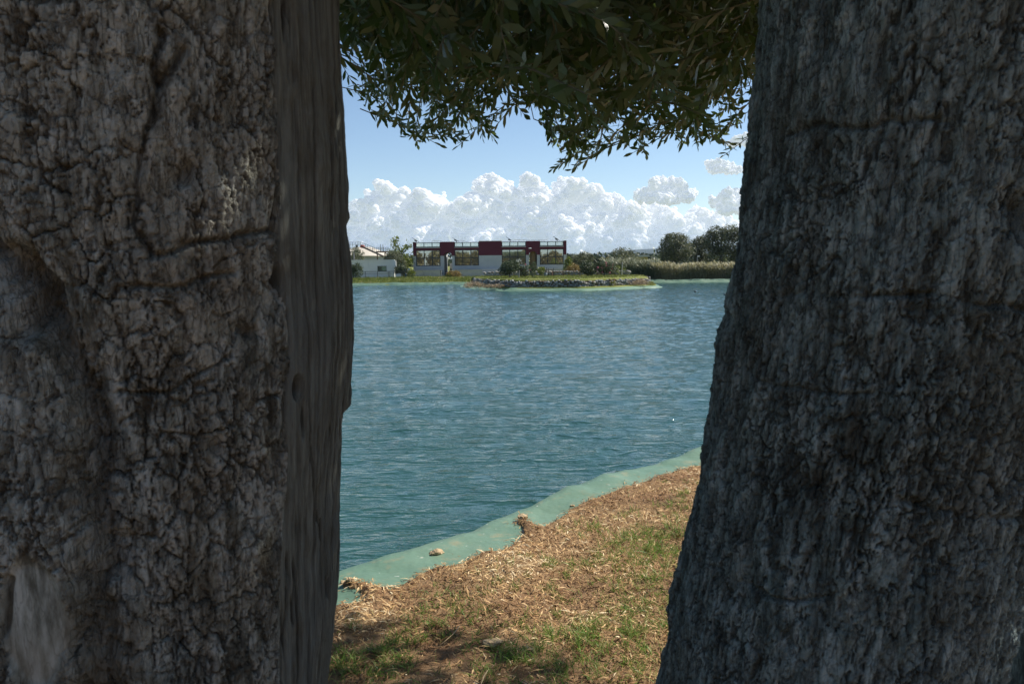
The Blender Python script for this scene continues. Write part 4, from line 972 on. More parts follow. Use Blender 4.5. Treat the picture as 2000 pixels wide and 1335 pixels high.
for i, (px, py, Y, wpx, mat, lab) in enumerate([
        (1219, 483, 100, 24, 'far_olive', 'broad olive tree above the reeds with hills behind it'),
        (1143, 490, 108, 15, 'far_olive', 'twin topped olive tree just past the end of the maroon building'),
        (1128, 494, 118, 12, 'far_olive', 'small olive tree touching the corner of the maroon building'),
        (1114, 495, 126, 16, 'far_dark', 'dark tree low behind the corner of the maroon building'),
        (1172, 501, 116, 13, 'far_dark', 'low dark tree in the dip between two olives'),
        (1188, 502, 120, 9, 'rust', 'rusty brown low tree beside the broad olive'),
        (1282, 494, 98, 11, 'far_bright', 'bright green fig like bush against the lone round olive'),
        (1263, 495, 112, 9, 'far_dark', 'small dark tree behind the grey roofed shed')]):
    b = at(px, Y); h = ztop(px, py, Y) - b[2]; w = wpx * Y * S
    tree('tree', lab, 'tree', b, [(0, 0, h * .6, w, h * .36), (-w * .5, 0, h * .7, w * .6, h * .25), (w * .45, .2, h * .62, w * .7, h * .3), (0, 0, h * .3, w * .9, h * .3)], 2600, .15, M[mat], (h * .4, .14, 2), 'trees beyond the water', seed=20 + i, gap=-.16)
# poplar and olives by the cabin
b = at(783, 104); h = ztop(783, 458, 104) - b[2]
tree('poplar_tree', 'tall airy yellow green poplar between the white cabin and the maroon building', 'tree', b, [(-.55, 0, h * .80, .8, h * .17), (-.5, 0, h * .55, 1.15, h * .25), (.7, 0, h * .62, .9, h * .22), (.9, 0, h * .35, .9, h * .25), (1.15, 0, h * .66, .5, h * .12), (.2, 0, h * .35, 1.1, h * .25)], 2300, .19, M['far_bright'], (h * .5, .12, 5), seed=50, shell=.8, gap=-.07)
b = at(772, 101); h = ztop(775, 487, 101) - b[2]
tree('olive_tree', 'silver green olive tree between the cabin and the poplar', 'tree', b, [(0, 0, h * .6, 1.15, h * .36), (-.7, 0, h * .66, .7, h * .2), (.5, 0, h * .4, 1.0, h * .3)], 4200, .13, M['far_olive'], (h * .4, .16, 2), seed=51)
b = at(783, 98.5)
tree('shrub', 'dark round shrub in the shade beside the cabin wall', 'shrub', b, [(0, 0, .8, .75, .9), (.5, 0, .5, .6, .7)], 1500, .13, M['far_dark'], seed=52)
b = at(693, 106); h = ztop(693, 480, 106) - b[2]
tree('olive_tree', 'olive tree behind the flat roof of the white cabin', 'tree', b, [(0, 0, h * .6, 1.1, h * .38), (-.5, 0, h * .3, 1.0, h * .3)], 3000, .13, M['far_olive'], (h * .4, .16, 2), seed=53)
b = at(699, 93); h = ztop(699, 515, 93) - b[2]
tree('shrub', 'dark rounded shrub at the waterside in front of the white cabin', 'shrub', b, [(0, 0, h * .55, .62, h * .5), (-.5, 0, h * .5, .5, h * .45)], 2200, .10, M['oleander'], seed=54)
b = at(803, 96); h = ztop(803, 527, 96) - b[2]
tree('shrub', 'bright green sapling before the pale plinth at the poplar side', 'shrub', b, [(0, 0, h * .5, .45, h * .5)], 420, .12, M['far_bright'], seed=55)
b = at(887, 93.5)
tree('shrub', 'reddish brown spiky shrub before the arched passage', 'shrub', b, [(0, 0, .35, .8, .42)], 1100, .12, M['rust'], seed=56)
b = at(878, 93.0)
tree('shrub', 'small yellow flowering shrub touching the reddish one', 'shrub', b, [(0, 0, .25, .35, .3)], 350, .10, M['yellow'], seed=57)
# island shrubs
def isl_at(px, Y): x = P(px, 520, Y)[0]; return np.array([x, Y, .0])
Y = 70
b = isl_at(996, Y); h = ztop(996, 508, Y)
tree('oleander_shrub', 'biggest dark green oleander on the island, round crowned', 'shrub', b, [(0, 0, h * .58, .82, h * .38), (-.4, 0, h * .38, .6, h * .3), (.35, .1, h * .72, .55, h * .26)], 3200, .085, M['oleander'], (.4, .06, 3), 'oleanders on the island', seed=60)
b = isl_at(1026, Y + 1); h = ztop(1026, 517, Y + 1)
tree('oleander_shrub', 'loose oleander with a few pink flowers beside the biggest one', 'shrub', b, [(0, 0, h * .55, .6, h * .45), (-.3, 0, h * .4, .5, h * .4)], 1500, .085, M['oleander'], (.35, .04, 2), 'oleanders on the island', seed=61, gap=-.12, flowers=(6, 0, .07))
b = isl_at(1041, Y - 1); h = ztop(1041, 510, Y - 1)
tree('shrub', 'thin upright sparse shrub in front of the second arch', 'shrub', b, [(0, 0, h * .3, .28, h * .3), (.1, 0, h * .7, .24, h * .3)], 420, .085, M['oleander'], (.5, .025, 2), seed=62)
b = isl_at(1057, Y + 2); h = ztop(1057, 521, Y + 2)
tree('shrub', 'small bright green sapling beside the litter bin', 'shrub', b, [(0, 0, h * .6, .35, h * .4)], 380, .1, M['far_bright'], (.4, .025, 1), seed=63)
b = isl_at(1148, 73); h = ztop(1148, 509, 73)
tree('shrub', 'dark round clipped shrub near the middle of the island', 'shrub', b, [(0, 0, h * .55, .75, h * .45), (.1, 0, h * .3, .7, h * .28)], 3000, .08, M['far_dark'], (.3, .05, 1), seed=64)
b = isl_at(1180, 73.5); h = ztop(1180, 510, 73.5)
tree('oleander_shrub', 'wide oleander dotted with many pink flowers', 'shrub', b, [(0, 0, h * .55, .85, h * .45), (-.4, 0, h * .5, .6, h * .4), (.5, 0, h * .4, .6, h * .35)], 3000, .085, M['oleander'], (.3, .05, 2), 'oleanders on the island', seed=65, flowers=(26, 0, .075))
b = isl_at(1213, 75); h = ztop(1213, 514, 75)
tree('shrub', 'yellow green shrub behind the slim pale post', 'shrub', b, [(0, 0, h * .45, .55, h * .42)], 1000, .09, M['far_bright'], seed=66, gap=-.1)
b = at(1121, 86); h = ztop(1121, 515, 86) - b[2]
tree('shrub', 'tawny brown bush between the building corner and the dark round shrub', 'shrub', b, [(0, 0, h * .5, .75, h * .5), (-.3, 0, h * .3, .9, h * .35)], 2200, .12, M['rust'], seed=67)
b = at(1110, 90); h = ztop(1110, 503, 90) - b[2]
tree('shrub', 'light green bush at the corner of the maroon building', 'shrub', b, [(0, 0, h * .5, .6, h * .5)], 1300, .13, M['far_bright'], seed=68)
# dark tall reeds / thicket and pale reed bed
def reeds(name, label, x0, x1, y0, y1, n, topf, mat, seed, lean=.12, plume=.4):
    rg = np.random.default_rng(seed); pxs = rg.uniform(x0, x1, n); Yr = rg.uniform(y0, y1, n)
    x = np.array([P(a, 520, 1.0)[0] for a in pxs]) * Yr; zb = ground_z(x, Yr); top = np.array([ztop(a, topf(a), q) for a, q in zip(pxs, Yr)]); h = np.maximum(top - zb, .4) * rg.uniform(.6, 1.0, n) * (1 + .5 * fbm(x * .9, Yr * .7, seed, 3)); cl = 1.1 * fbm(x * 1.6, Yr * .8, seed + 3, 3)
    hz = np.stack([rg.normal(size=n) * lean - .10 + .5 * cl, rg.normal(size=n) * lean, np.ones(n)], 1); d = unit(hz); side = unit(np.stack([np.ones(n), rg.normal(size=n) * .5, np.zeros(n)], 1))
    v, f, k = strips(np.stack([x, Yr, zb - .05], 1), d, side, np.stack([rg.normal(size=n) * .12, rg.normal(size=n) * .1, -np.abs(rg.normal(size=n)) * .05], 1), h, np.full(n, .03), [1, .9, .7, .3]); r = np.repeat(np.clip(rg.normal(.35, .15, n) + cl * .5, 0, 1), k)
    m = n * 3; ii_ = rg.integers(0, n, m); t = rg.uniform(.25, 1.0, m); bp = np.stack([x, Yr, zb], 1)[ii_] + d[ii_] * (h[ii_] * t)[:, None]
    dl = unit(np.stack([rg.normal(size=m) * .9, rg.normal(size=m) * .9, rg.uniform(.2, 1.2, m)], 1)); v2, f2, k2 = strips(bp, dl, unit(np.cross(dl, rg.normal(size=(m, 3)))), np.stack([rg.normal(size=m) * .2, rg.normal(size=m) * .2, np.full(m, -.5)], 1), rg.uniform(.22, .5, m), np.full(m, .035), [.7, 1, .1])
    r2 = np.repeat(np.clip(rg.normal(.28, .15, m) + cl[ii_] + plume * (t > .8) * rg.random(m), 0, 1), k2)
    q = n; dt = unit(d + rg.normal(size=(q, 3)) * .25); tp = np.stack([x, Yr, zb], 1) + d * (h * .92)[:, None]; v3, f3, k3 = strips(tp, dt, unit(np.cross(dt, rg.normal(size=(q, 3)))), np.stack([np.full(q, -.25), np.zeros(q), np.full(q, -.2)], 1), rg.uniform(.22, .5, q) * (rg.random(q) < .7), rg.uniform(.07, .13, q), [.3, 1, .8, .1])
    r3 = np.repeat(np.clip(rg.normal(.85, .15, q) + cl * .4, 0, 1), k3)
    V = np.concatenate([v, v2, v3]); Fa = np.concatenate([f, f2 + len(v), f3 + len(v) + len(v2)])
    return tag(mesh_np(name, V, Fa, None, M[mat], None, False, {'rnd': np.concatenate([r, r2, r3])}), label, 'reeds', kind='stuff')
reeds('reed_bed', 'pale feathery reeds lining the far water edge before the olives', 1276, 1500, 82.5, 85.0, 3400, lambda a: 513, 'reed', 3)
M['reed_dark'] = leafy('grey_green_reed', [(0, (.04, .055, .025)), (.4, (.08, .10, .045)), (.8, (.2, .21, .12)), (1, (.42, .42, .30))], None, .3)  # darker, greyer green than the pale reeds
reeds('reed_thicket', 'darker grey green reed thicket between the pink oleander and the pale reeds', 1185, 1285, 82.8, 86, 2600, lambda a: 505 + 3 * math.sin(a * .11), 'reed_dark', 4, .22, .5)
# foot-of-wall scrub on the island
for i, (px0, px1, Yy, z0, hh, mat, cnt, lab) in enumerate([
        (1128, 1205, 66.5, -.78, .62, 'yellow', 2600, 'sprawling yellow green scrub hiding the foot of the island wall'),
        (1212, 1262, 67.8, -.78, .52, 'dry', 1700, 'dry brown grass heaped against the rounded end of the island wall'),
        (1262, 1277, 69.0, -.80, .32, 'yellow', 500, 'low yellow green tuft at the very end of the island wall'),
        (1140, 1168, 65.6, -.88, .22, 'dry', 700, 'bleached brush spilling over the island liner'),
        (908, 940, 67.2, -.82, .55, 'dry', 1300, 'beige dry brush at the pointed end of the island'),
        (945, 966, 66.3, -.80, .30, 'dry', 500, 'low dry brush next to the beige heap'),
        (966, 982, 66.0, -.80, .40, 'dry', 450, 'wispy dry bush with pale plumes at the wall foot'),
        (994, 1016, 66.0, -.80, .46, 'dry', 700, 'straw coloured bush standing alone at the wall foot'),
        (1036, 1050, 66.0, -.80, .36, 'rust', 420, 'orange brown tuft at the wall foot below the thin shrub'),
        (1086, 1128, 66.2, -.80, .20, 'far_bright', 500, 'creeping green weeds along the wall foot')]):
    cx_ = (P(px0, 520, Yy)[0] + P(px1, 520, Yy)[0]) / 2; w = abs(P(px1, 520, Yy)[0] - P(px0, 520, Yy)[0]) / 2; nl = max(1, int(w / .45)); rg = np.random.default_rng(300 + i)
    lob = [((-1 + 2 * (j + .5) / nl) * w, 0, hh * .35 * rg.uniform(.7, 1.1), w / nl * 1.25, hh * rg.uniform(.5, .72)) for j in range(nl)]
    tree('scrub', lab, 'scrub', (cx_, Yy, z0), lob, cnt, .07, M[mat], seed=80 + i, prof=[.6, .8, .1])
# bank grass (far shore and island top)
rng = np.random.default_rng(15)
def turf(name, label, x, y, zf, h, mat, clip=None, w=.02):
    n = len(x); d = unit(np.stack([rng.normal(size=n) * .4, rng.normal(size=n) * .4, np.ones(n)], 1))
    v, f, k = strips(np.stack([x, y, zf], 1), d, unit(np.stack([np.ones(n), rng.normal(size=n) * .4, np.zeros(n)], 1)), rng.normal(size=(n, 3)) * .25, h, np.full(n, w), [1, .7, .1])
    rr = np.clip(.45 + 1.3 * fbm(x * .5, y * .9, 66, 3) + rng.normal(size=n) * .16, 0, 1)
    return tag(mesh_np(name, v, f, None, M[mat], None, False, {'rnd': np.repeat(rr, k)}), label, 'grass', kind='stuff')
n = 17000; y = 84.2 + 12 * rng.random(n) ** 1.3; x = rng.uniform(-22, 5, n); turf('bank_grass', 'green and straw grass on the sloping far bank before the buildings', x, y, ground_z(x, y) - .02, rng.uniform(.08, .3, n), 'fargrass', w=.05)
n = 9000; y = rng.uniform(65, 79, n); x = rng.uniform(-7, 13, n); kk = sdist(x, y, ISL) > 1.35; x, y = x[kk], y[kk]; turf('island_grass', 'short green and yellow grass on top of the island', x, y, np.full(len(x), -.06), rng.uniform(.04, .12, len(x)), 'fargrass', w=.05)
# far tree mass on the plain
n = 9000; x = rng.uniform(-170, 170, n); y = rng.uniform(235, 275, n); hgt = 1.6 + 2.0 * (fbm(x * .05, y * .02, 71, 3) + .5); z = ground_z(x, y) + rng.random(n) * hgt * 1.3
ft = ribbons('distant_treeline', M['far_dark'], np.stack([x, y, z], 1), rdir(n, rng), rdir(n, rng), np.full(n, 1.1), np.full(n, .7), [.5, 1, .4], .1); tag(ft, 'low dark line of trees across the plain under the hills', 'treeline', kind='stuff')
# olive grove on the camera's own side, seen mirrored in the panes
gp = []
for i, (x, y, h, w) in enumerate([(-14, -12, 5.2, 3.0), (-8, -15, 6.0, 3.4), (-2, -13, 4.6, 2.8), (5, -16, 6.4, 3.6), (11, -12, 5.0, 3.0), (18, -16, 6.2, 3.6), (-21, -16, 6.4, 3.6), (25, -12, 5.0, 3.0), (32, -14, 6.0, 3.4), (-28, -13, 6.2, 3.6), (-35, -15, 6.5, 3.6)]):
    for (dx, dy, z, rx, rz) in [(0, 0, h * .62, w * .8, h * .34), (-w * .4, .3, h * .5, w * .6, h * .3), (w * .4, -.3, h * .55, w * .6, h * .3), (0, 0, h * .25, w * .9, h * .25)]:
        d = rdir(380, rng); gp.append(np.array([x + dx, y + dy, z]) + d * (1 - .4 * rng.random((380, 1))) * np.array([rx, rx, rz]))
gp = np.concatenate(gp); tag(ribbons('olive_grove', M['grove'], gp, rdir(len(gp), rng), rdir(len(gp), rng), rng.uniform(.4, .8, len(gp)), rng.uniform(.25, .5, len(gp)), [.5, 1, .4], .1), 'olive grove on the near side, seen only as reflections in the building windows', 'grove', kind='stuff')

# ------------------------------------------------------------------ maroon building
YB = 105.0; MP = YB / F_PX                         # metres per picture pixel at the facade
x_at = lambda px: P(px, 505, YB)[0]
ZR = P(957, 471.2, YB)[2]                           # roof line
GZ = -.62
bld = empty('pavilion_building', (x_at(957), YB, GZ), 'long low flat roofed building in maroon and grey concrete with big windows and two arches', 'building')
zv = lambda v: ZR - v * MP
BX0, BX1 = x_at(807), x_at(1106); DEP = 6.0
def wallbox(px0, px1, v0, v1, mat, name='wall', y0=YB, y1=YB + .3):
    return MB().box(x_at(px0), x_at(px1), y0, y1, zv(v1), zv(v0)).build(name, mat, bld)
bays = [(812.5, 860.2), (888.0, 935.4), (980.0, 1027.3), (1054.3, 1101.0)]
solid_px = [(807, 812.5), (935.4, 980.0), (1101.0, 1106)]
for a, b_ in solid_px:
    wallbox(a, b_, 0, 27, M['maroon'], 'upper_wall'); wallbox(a, b_, 27, 54, M['concrete'], 'lower_wall', YB + .003, YB + .3)
for a, b_ in bays:
    wallbox(a, b_, 11.7, 15.6, M['maroon'], 'lintel', YB + .02, YB + .3); wallbox(a, b_, 10.2, 11.7, M['concrete_light'], 'sill', YB - .06, YB + .28)
    wallbox(a, b_, 46.3, 54, M['concrete'], 'window_sill_wall', YB + .04, YB + .3)
    # parapet glazing: frame and three panes
    def glaz(v0, v1, rows, gmat, nm, bar):
        fr = MB(); X0, X1, z0, z1 = x_at(a), x_at(b_), zv(v1), zv(v0); y0 = YB + .06
        for q in range(4):
            xc = X0 + (X1 - X0) * q / 3; xc = min(max(xc, X0 + bar / 2), X1 - bar / 2); fr.box(xc - bar / 2, xc + bar / 2, y0, y0 + .08, z0, z1)
        for q in range(rows + 1):
            zc = z0 + (z1 - z0) * q / rows; zc = min(max(zc, z0 + bar / 2), z1 - bar / 2); fr.box(X0, X1, y0 + .004, y0 + .076, zc - bar / 2 + .002, zc + bar / 2 - .002)
        fo = fr.build(nm, M['metal_dark'], bld)
        for q in range(3):
            for w_ in range(rows):
                tilt = random.uniform(-.004, .004)
                xa, xb = X0 + (X1 - X0) * q / 3 + bar * .4, X0 + (X1 - X0) * (q + 1) / 3 - bar * .4; za, zb = z0 + (z1 - z0) * w_ / rows + bar * .4, z0 + (z1 - z0) * (w_ + 1) / rows - bar * .4
                mb = MB(); mb.add([(xa, y0 + .03, za), (xb, y0 + .03 + tilt, za), (xb, y0 + .035 + tilt, zb), (xa, y0 + .035, zb), (xa, y0 + .04, za), (xb, y0 + .04 + tilt, za), (xb, y0 + .045 + tilt, zb), (xa, y0 + .045, zb)], [(0, 1, 2, 3), (7, 6, 5, 4), (0, 4, 5, 1), (1, 5, 6, 2), (2, 6, 7, 3), (3, 7, 4, 0)])
                mb.build('pane', gmat, fo)
    glaz(1.0, 10.2, 1, M['clear'], 'parapet_frame', .09); glaz(15.6, 46.3, 2, M['glass'], 'window', .10)
def arch(px0, px1, ac, hw, spring, side):
    """maroon over grey panel with an arched passage"""
    X0, X1, xc, r = x_at(px0), x_at(px1), x_at(ac), hw * MP; zs = zv(spring)
    mb = MB(); n = 14; arc = [(xc + r * math.cos(t), zs + r * math.sin(t)) for t in np.linspace(0, math.pi, n)]
    zb = zv(27)
    # upper: outline strips left/right/top
    top = zv(0 if True else 0)
    for i in range(n - 1):
        (xa, za), (xb, zb_) = arc[i], arc[i + 1]; mb.prism([(xb, zb_), (xa, za), (xa, top), (xb, top)], YB, YB + .3)
    mb.box(X0, xc - r, YB, YB + .3, zb, top); mb.box(xc + r, X1, YB, YB + .3, zb, top)
    mb.build('arch_wall', M['maroon'], bld)
    lo = MB(); lo.box(X0, xc - r - .001, YB + .003, YB + .3, zv(66), zb - .001); lo.box(xc + r + .001, X1, YB + .003, YB + .3, zv(66), zb - .001)
    lo.build('arch_pier', M['concrete'], bld)
    # lining of the passage
    ln_ = MB(); pro = [(xc - r, zv(66))] + arc[::-1] + [(xc + r, zv(66))]; dep = 4.0 if side == 'L' else 5.0
    vs = [(x, YB + .01, z) for x, z in pro] + [(x, YB + dep, z) for x, z in pro]; m = len(pro)
    ln_.add(vs, [(i, i + 1, i + 1 + m, i + m) for i in range(m - 1)]); ln_.build('passage_lining', M['brownwall'], bld)
    return xc, r, zs
xa, ra, za = arch(860.2, 888.0, 875.2, 7.9, 28, 'L')
xb2, rb2, zb2 = arch(1027.3, 1054.3, 1041.0, 8.0, 28, 'R')
# curved inner wall filling most of the second passage
n = 12; cw = MB(); cpts = [(xb2 - rb2 * .72 + rb2 * 1.75 * math.sin(t * math.pi / 2), YB + 1.9 - 1.3 * math.cos((t - .35) * 1.6)) for t in np.linspace(0, 1, n)]
cw.add([(x, y, GZ) for x, y in cpts] + [(x, y, zb2 + rb2 * 1.1) for x, y in cpts], [(i, i + 1, i + 1 + n, i + n) for i in range(n - 1)]); cw.build('curved_wall', M['brownwall'], bld, True)
# body: roof, side and back walls, dark floor inside
RZf = zv(10.5)
def seg(px0, px1, nm):  # roof slab pieces between the passages
    MB().box(x_at(px0), x_at(px1), YB + .3, YB + DEP, RZf - .25, RZf).build('roof', M['concrete_light'], bld)
for a, b_ in ((807.5, 866.5), (884, 1032), (1050, 1105.5)): seg(a, b_, 'roof')
MB().box(BX1 - .25, BX1 + .06, YB + .302, YB + DEP, GZ, ZR + .02).build('end_wall', M['concrete_light'], bld)
MB().box(BX0, BX0 + .25, YB + .302, YB + DEP, GZ, ZR).build('end_wall', M['concrete_light'], bld)
for a, b_ in ((810.5, 866), (884.5, 1032), (1050.5, 1102)): MB().box(x_at(a), x_at(b_), YB + DEP - .25, YB + DEP, GZ, RZf - .26).build('back_wall', M['concrete'], bld)
for c in (866.3, 884, 1032, 1050): MB().box(x_at(c) - .08, x_at(c) + .08, YB + .302, YB + DEP - .26, GZ, RZf - .26).build('inner_wall', M['concrete'], bld)
# behind the first passage: a grey railing block seen through it
MB().box(x_at(870), x_at(886), YB + 7.0, YB + 7.2, GZ, 1.05).box(x_at(870), x_at(886), YB + 6.95, YB + 7.0, .55, .65).build('courtyard_wall', M['concrete_light'], bld)
MB().box(x_at(874.8), x_at(878.2), YB + 3.2, YB + 3.24, .12, .38).build('notice', M['white'], bld)
MB().box(x_at(875.8), x_at(877.2), YB + 3.18, YB + 3.198, .18, .32).build('notice_symbol', M['red'], bld)
# pale coping on the roof line and stepping of the middle wall
MB().box(x_at(935.4), x_at(980), YB - .03, YB + .33, ZR + .001, ZR + .07).build('coping', M['concrete_light'], bld)
# plinth of concrete panels, ramp gap with steps
pz0, pz1 = GZ - .1, zv(54.3)
edges_px = [795, 812, 829, 846, 862, 864.5]
def panels(e, yy=YB - 1.6):
    for a, b_ in zip(e[:-1], e[1:]): MB().box(x_at(a) + .012, x_at(b_) - .012, yy, yy + .18, pz0, pz1 - .06).build('plinth_panel', M['concrete_light'], bld)
    MB().box(x_at(e[0]), x_at(e[-1]), yy - .03, yy + .22, pz1 - .06, pz1 + .02).build('plinth_coping', M['concrete_light'], bld)
panels([795, 812, 829, 846, 864]); panels([886, 905, 923, 942]); panels([1052, 1070, 1088, 1106])
for q in range(3): MB().box(x_at(942), x_at(978), YB - 1.5 + q * .3, YB - .01, pz0 if q == 0 else pz0 + .3 * q, pz0 + .3 * (q + 1) - .002).build('step', M['concrete'], bld)
rl = MB()
for zz_ in (pz1 + .02, pz1 - .32): rl.tube([(x_at(942), YB - 1.62, zz_), (x_at(980), YB - 1.62, zz_)], .025, 6)
for xx in np.linspace(x_at(942), x_at(980), 5): rl.tube([(xx, YB - 1.62, pz0), (xx, YB - 1.62, pz1)], .02, 6)
rl.build('handrail', M['concrete_light'], bld)
MB().box(x_at(862), x_at(1052), YB - 1.3, YB - .001, GZ - .1, pz0 + .02).build('terrace', M['concrete'], bld)
# lamp above second arch
lp = MB(); lp.tube([(x_at(1037.5), YB - .02, zv(14.6)), (x_at(1036), YB - .25, zv(14.3))], .03, 6); lp.ell((x_at(1035.2), YB - .35, zv(14.3)), (.22, .16, .06)); lp.build('wall_lamp', M['white'], bld, True)
# rooftop floodlights on little posts
def flood(px, lab):
    b = np.array([x_at(px), YB + .5, RZf]); hh = ZR + .12
    t = empty('floodlight', b, lab, 'floodlight', 'tilted black floodlights along the roof edge')
    MB().tube([b, (b[0], b[1], hh)], .03, 6).build('post', M['metal_grey'], t)
    c = np.array([b[0] - .12, b[1] - .05, hh + .18]); a = R(-32); u = np.array([math.cos(a), 0, math.sin(a)]); w = np.array([-math.sin(a), 0, math.cos(a)])
    vs = [c + u * i * .50 + np.array([0, j * .2, 0]) + w * k * .02 for i in (-1, 1) for j in (-1, 1) for k in (-1, 1)]
    MB().add(vs, [(0, 1, 3, 2), (4, 6, 7, 5), (0, 4, 5, 1), (2, 3, 7, 6), (0, 2, 6, 4), (1, 5, 7, 3)]).build('reflector_plate', M['black'], t)
    vs = [c + u * (i * .18 + .08) + np.array([0, j * .12, 0]) - w * (.04 + .16 * k * (1 - .4 * (i > 0))) for i in (-1, 1) for j in (-1, 1) for k in (0, 1)]
    MB().add(vs, [(0, 1, 3, 2), (4, 6, 7, 5), (0, 4, 5, 1), (2, 3, 7, 6), (0, 2, 6, 4), (1, 5, 7, 3)]).build('lamp_housing', M['black'], t)
flood(813.5, 'black floodlight on the roof corner nearest the poplar'); flood(891.5, 'black floodlight on the roof just past the first arch'); flood(997, 'black floodlight on the roof beside the solid middle wall'); flood(1089, 'black floodlight on the roof corner nearest the olive trees')
rr = MB()
for (a, b_) in ((840, 860), (890, 907), (1004, 1072)):
    zt = ZR + .20; rr.tube([(x_at(a), YB + 3, zt), (x_at(b_), YB + 3, zt)], .02, 5)
    for xx in np.arange(x_at(a), x_at(b_) + .01, .68): rr.tube([(xx, YB + 3, RZf), (xx, YB + 3, zt)], .018, 5)
rr.build('roof_railing', M['metal_grey'], bld)

# ------------------------------------------------------------------ white cabin, tank, fences
YC = 99.5; xc_ = lambda px, Y=YC: P(px, 520, Y)[0]
zc0, zc1 = -.6, ztop(730, 507.5, YC)
cab = empty('cabin', (xc_(720), YC, zc0), 'low white flat roofed cabin with a single dark window behind a railing', 'cabin')
X0, X1 = xc_(640), xc_(770)
wx0, wx1, wz0, wz1 = xc_(737), xc_(755), ztop(746, 530, YC), ztop(746, 519, YC)
for a, b_ in ((X0, xc_(665)), (xc_(665), xc_(690)), (xc_(690), xc_(720)), (xc_(720), wx0), (wx1, X1)):
    MB().box(a + .008, b_ - .008, YC, YC + .15, zc0, zc1 - .1).build('wall_panel', M['white'], cab)
MB().box(wx0 - .008, wx1 + .008, YC, YC + .15, zc0, wz0).build('wall_panel', M['white'], cab); MB().box(wx0 - .008, wx1 + .008, YC, YC + .15, wz1, zc1 - .1).build('wall_panel', M['white'], cab)
MB().box(X1 - .15, X1, YC + .151, YC + 4, zc0, zc1 - .1).build('end_wall', M['white'], cab); MB().box(X0, X0 + .15, YC + .151, YC + 4, zc0, zc1 - .1).build('end_wall', M['white'], cab); MB().box(X0, X1, YC + 4.001, YC + 4.15, zc0, zc1 - .1).build('back_wall', M['white'], cab)
MB().box(X0 - .1, X1 + .06, YC - .08, YC + 4.2, zc1 - .1, zc1 + .02).build('roof', M['white'], cab)
MB().box(X1 - .30, X1 + .22, YC - .085, YC + 4.0, ztop(768, 522, YC), zc1 - .101).build('corner_fascia', M['white'], cab)
fw = MB(); fw.box(wx0, wx1, YC - .02, YC + .05, wz1 - .05, wz1); fw.box(wx0, wx1, YC - .02, YC + .05, wz0, wz0 + .05); fw.box(wx0, wx0 + .05, YC - .018, YC + .048, wz0 + .051, wz1 - .051); fw.box(wx1 - .05, wx1, YC - .018, YC + .048, wz0 + .051, wz1 - .051)
wf = fw.build('window', M['metal_grey'], cab); M['darkglass'] = glass('dark_window_glass', (.015, .02, .018), .18)
MB().box(wx0 + .05, wx1 - .05, YC + .01, YC + .02, wz0 + .05, wz1 - .05).build('pane', M['darkglass'], wf)
# tank with sloping roof, stair and railings
YT = 128.0; xt = lambda px: P(px, 500, YT)[0]; zt_ = lambda py, px=720: ztop(px, py, YT)
tank = empty('digester_tank', (xt(700), YT + 8, -.6), 'round concrete tank with pale sloping conical roof, steel stair and railed walkway', 'tank')
tcx, tcy, tr = xt(690), YT + 8.5, xt(752) - xt(690)
n = 48; mb = MB(); vs = []
zrim, zapex = zt_(500), zt_(481)
for zz_, rr_ in ((-.6, tr), (zrim, tr)):
    vs += [(tcx + rr_ * math.cos(2 * math.pi * i / n), tcy + rr_ * math.sin(2 * math.pi * i / n), zz_) for i in range(n)]
mb.add(vs, [(i, (i + 1) % n, (i + 1) % n + n, i + n) for i in range(n)]); mb.build('tank_wall', M['concrete_light'], tank, True)
mb = MB(); vs = []
for zz_, rr_ in ((zrim - .05, tr + .25), (zrim + .08, tr + .25), (zapex, 1.4), (zapex + .05, 1.2)):
    vs += [(tcx + rr_ * math.cos(2 * math.pi * i / n), tcy + rr_ * math.sin(2 * math.pi * i / n), zz_) for i in range(n)]
fs = [(q * n + i, q * n + (i + 1) % n, (q + 1) * n + (i + 1) % n, (q + 1) * n + i) for q in range(3) for i in range(n)] + [tuple(range(3 * n, 4 * n))]
mb.add(vs, fs).build('tank_roof', M['roofing'], tank)
MB().tube([(xt(706), YT + 2.6, zt_(482.5)), (xt(728), YT + .6, zt_(492)), (xt(750), YT - 1.0, zt_(500.5))], .07, 5).build('roof_edge_trim', M['yellowtrim'], tank)
stp = MB(); pa, pb = np.array([xt(704), YT + 1.5, zt_(482)]), np.array([xt(752), YT - 1.5, zt_(502)])
for q in range(22):
    p = pa + (pb - pa) * q / 21; stp.box(p[0] - .18, p[0] + .18, p[1] - .4, p[1] + .4, p[2] + .1, p[2] + .16)
stp.build('stair_treads', M['stairs'], tank); MB().tube([pa + [0, -.45, .05], pb + [0, -.45, .05]], .09, 5).build('stringer', M['stairs'], tank)
rl = MB(); up = np.array([0, 0, 1.0])
path = [np.array([xt(676), YT + 1.2, zt_(482)]), pa + np.array([-.2, 0, 0]), pa + (pb - pa) * .5]
for off in (.55, 1.0):
    rl.tube([path[0] + up * off * .8, path[1] + up * off * .8, path[2] + up * off * .8, np.array([xt(735), YT - 1, zt_(489.5)]) + up * off * .4], .03, 5)
for t in np.linspace(0, 1, 6): p = path[0] + (path[1] - path[0]) * t; rl.tube([p, p + up * .8], .03, 5)
for t in np.linspace(0, 1, 6): p = path[1] + (path[2] - path[1]) * t; rl.tube([p, p + up * .8], .03, 5)
rl.build('stair_railing', M['metal_grey'], tank)
wk = MB(); za_, zb_ = zt_(490), zt_(483.5)
for zz_ in (zb_, (za_ + zb_) / 2): wk.tube([(xt(729), YT, zz_), (xt(760), YT, zz_)], .028, 5)
for q in np.linspace(xt(729), xt(760), 10): wk.tube([(q, YT, za_ - .1), (q, YT, zb_)], .03, 5)
for q in (743.5, 748.5): wk.tube([(xt(q), YT, za_ - .3), (xt(q), YT, zt_(477))], .045, 5)
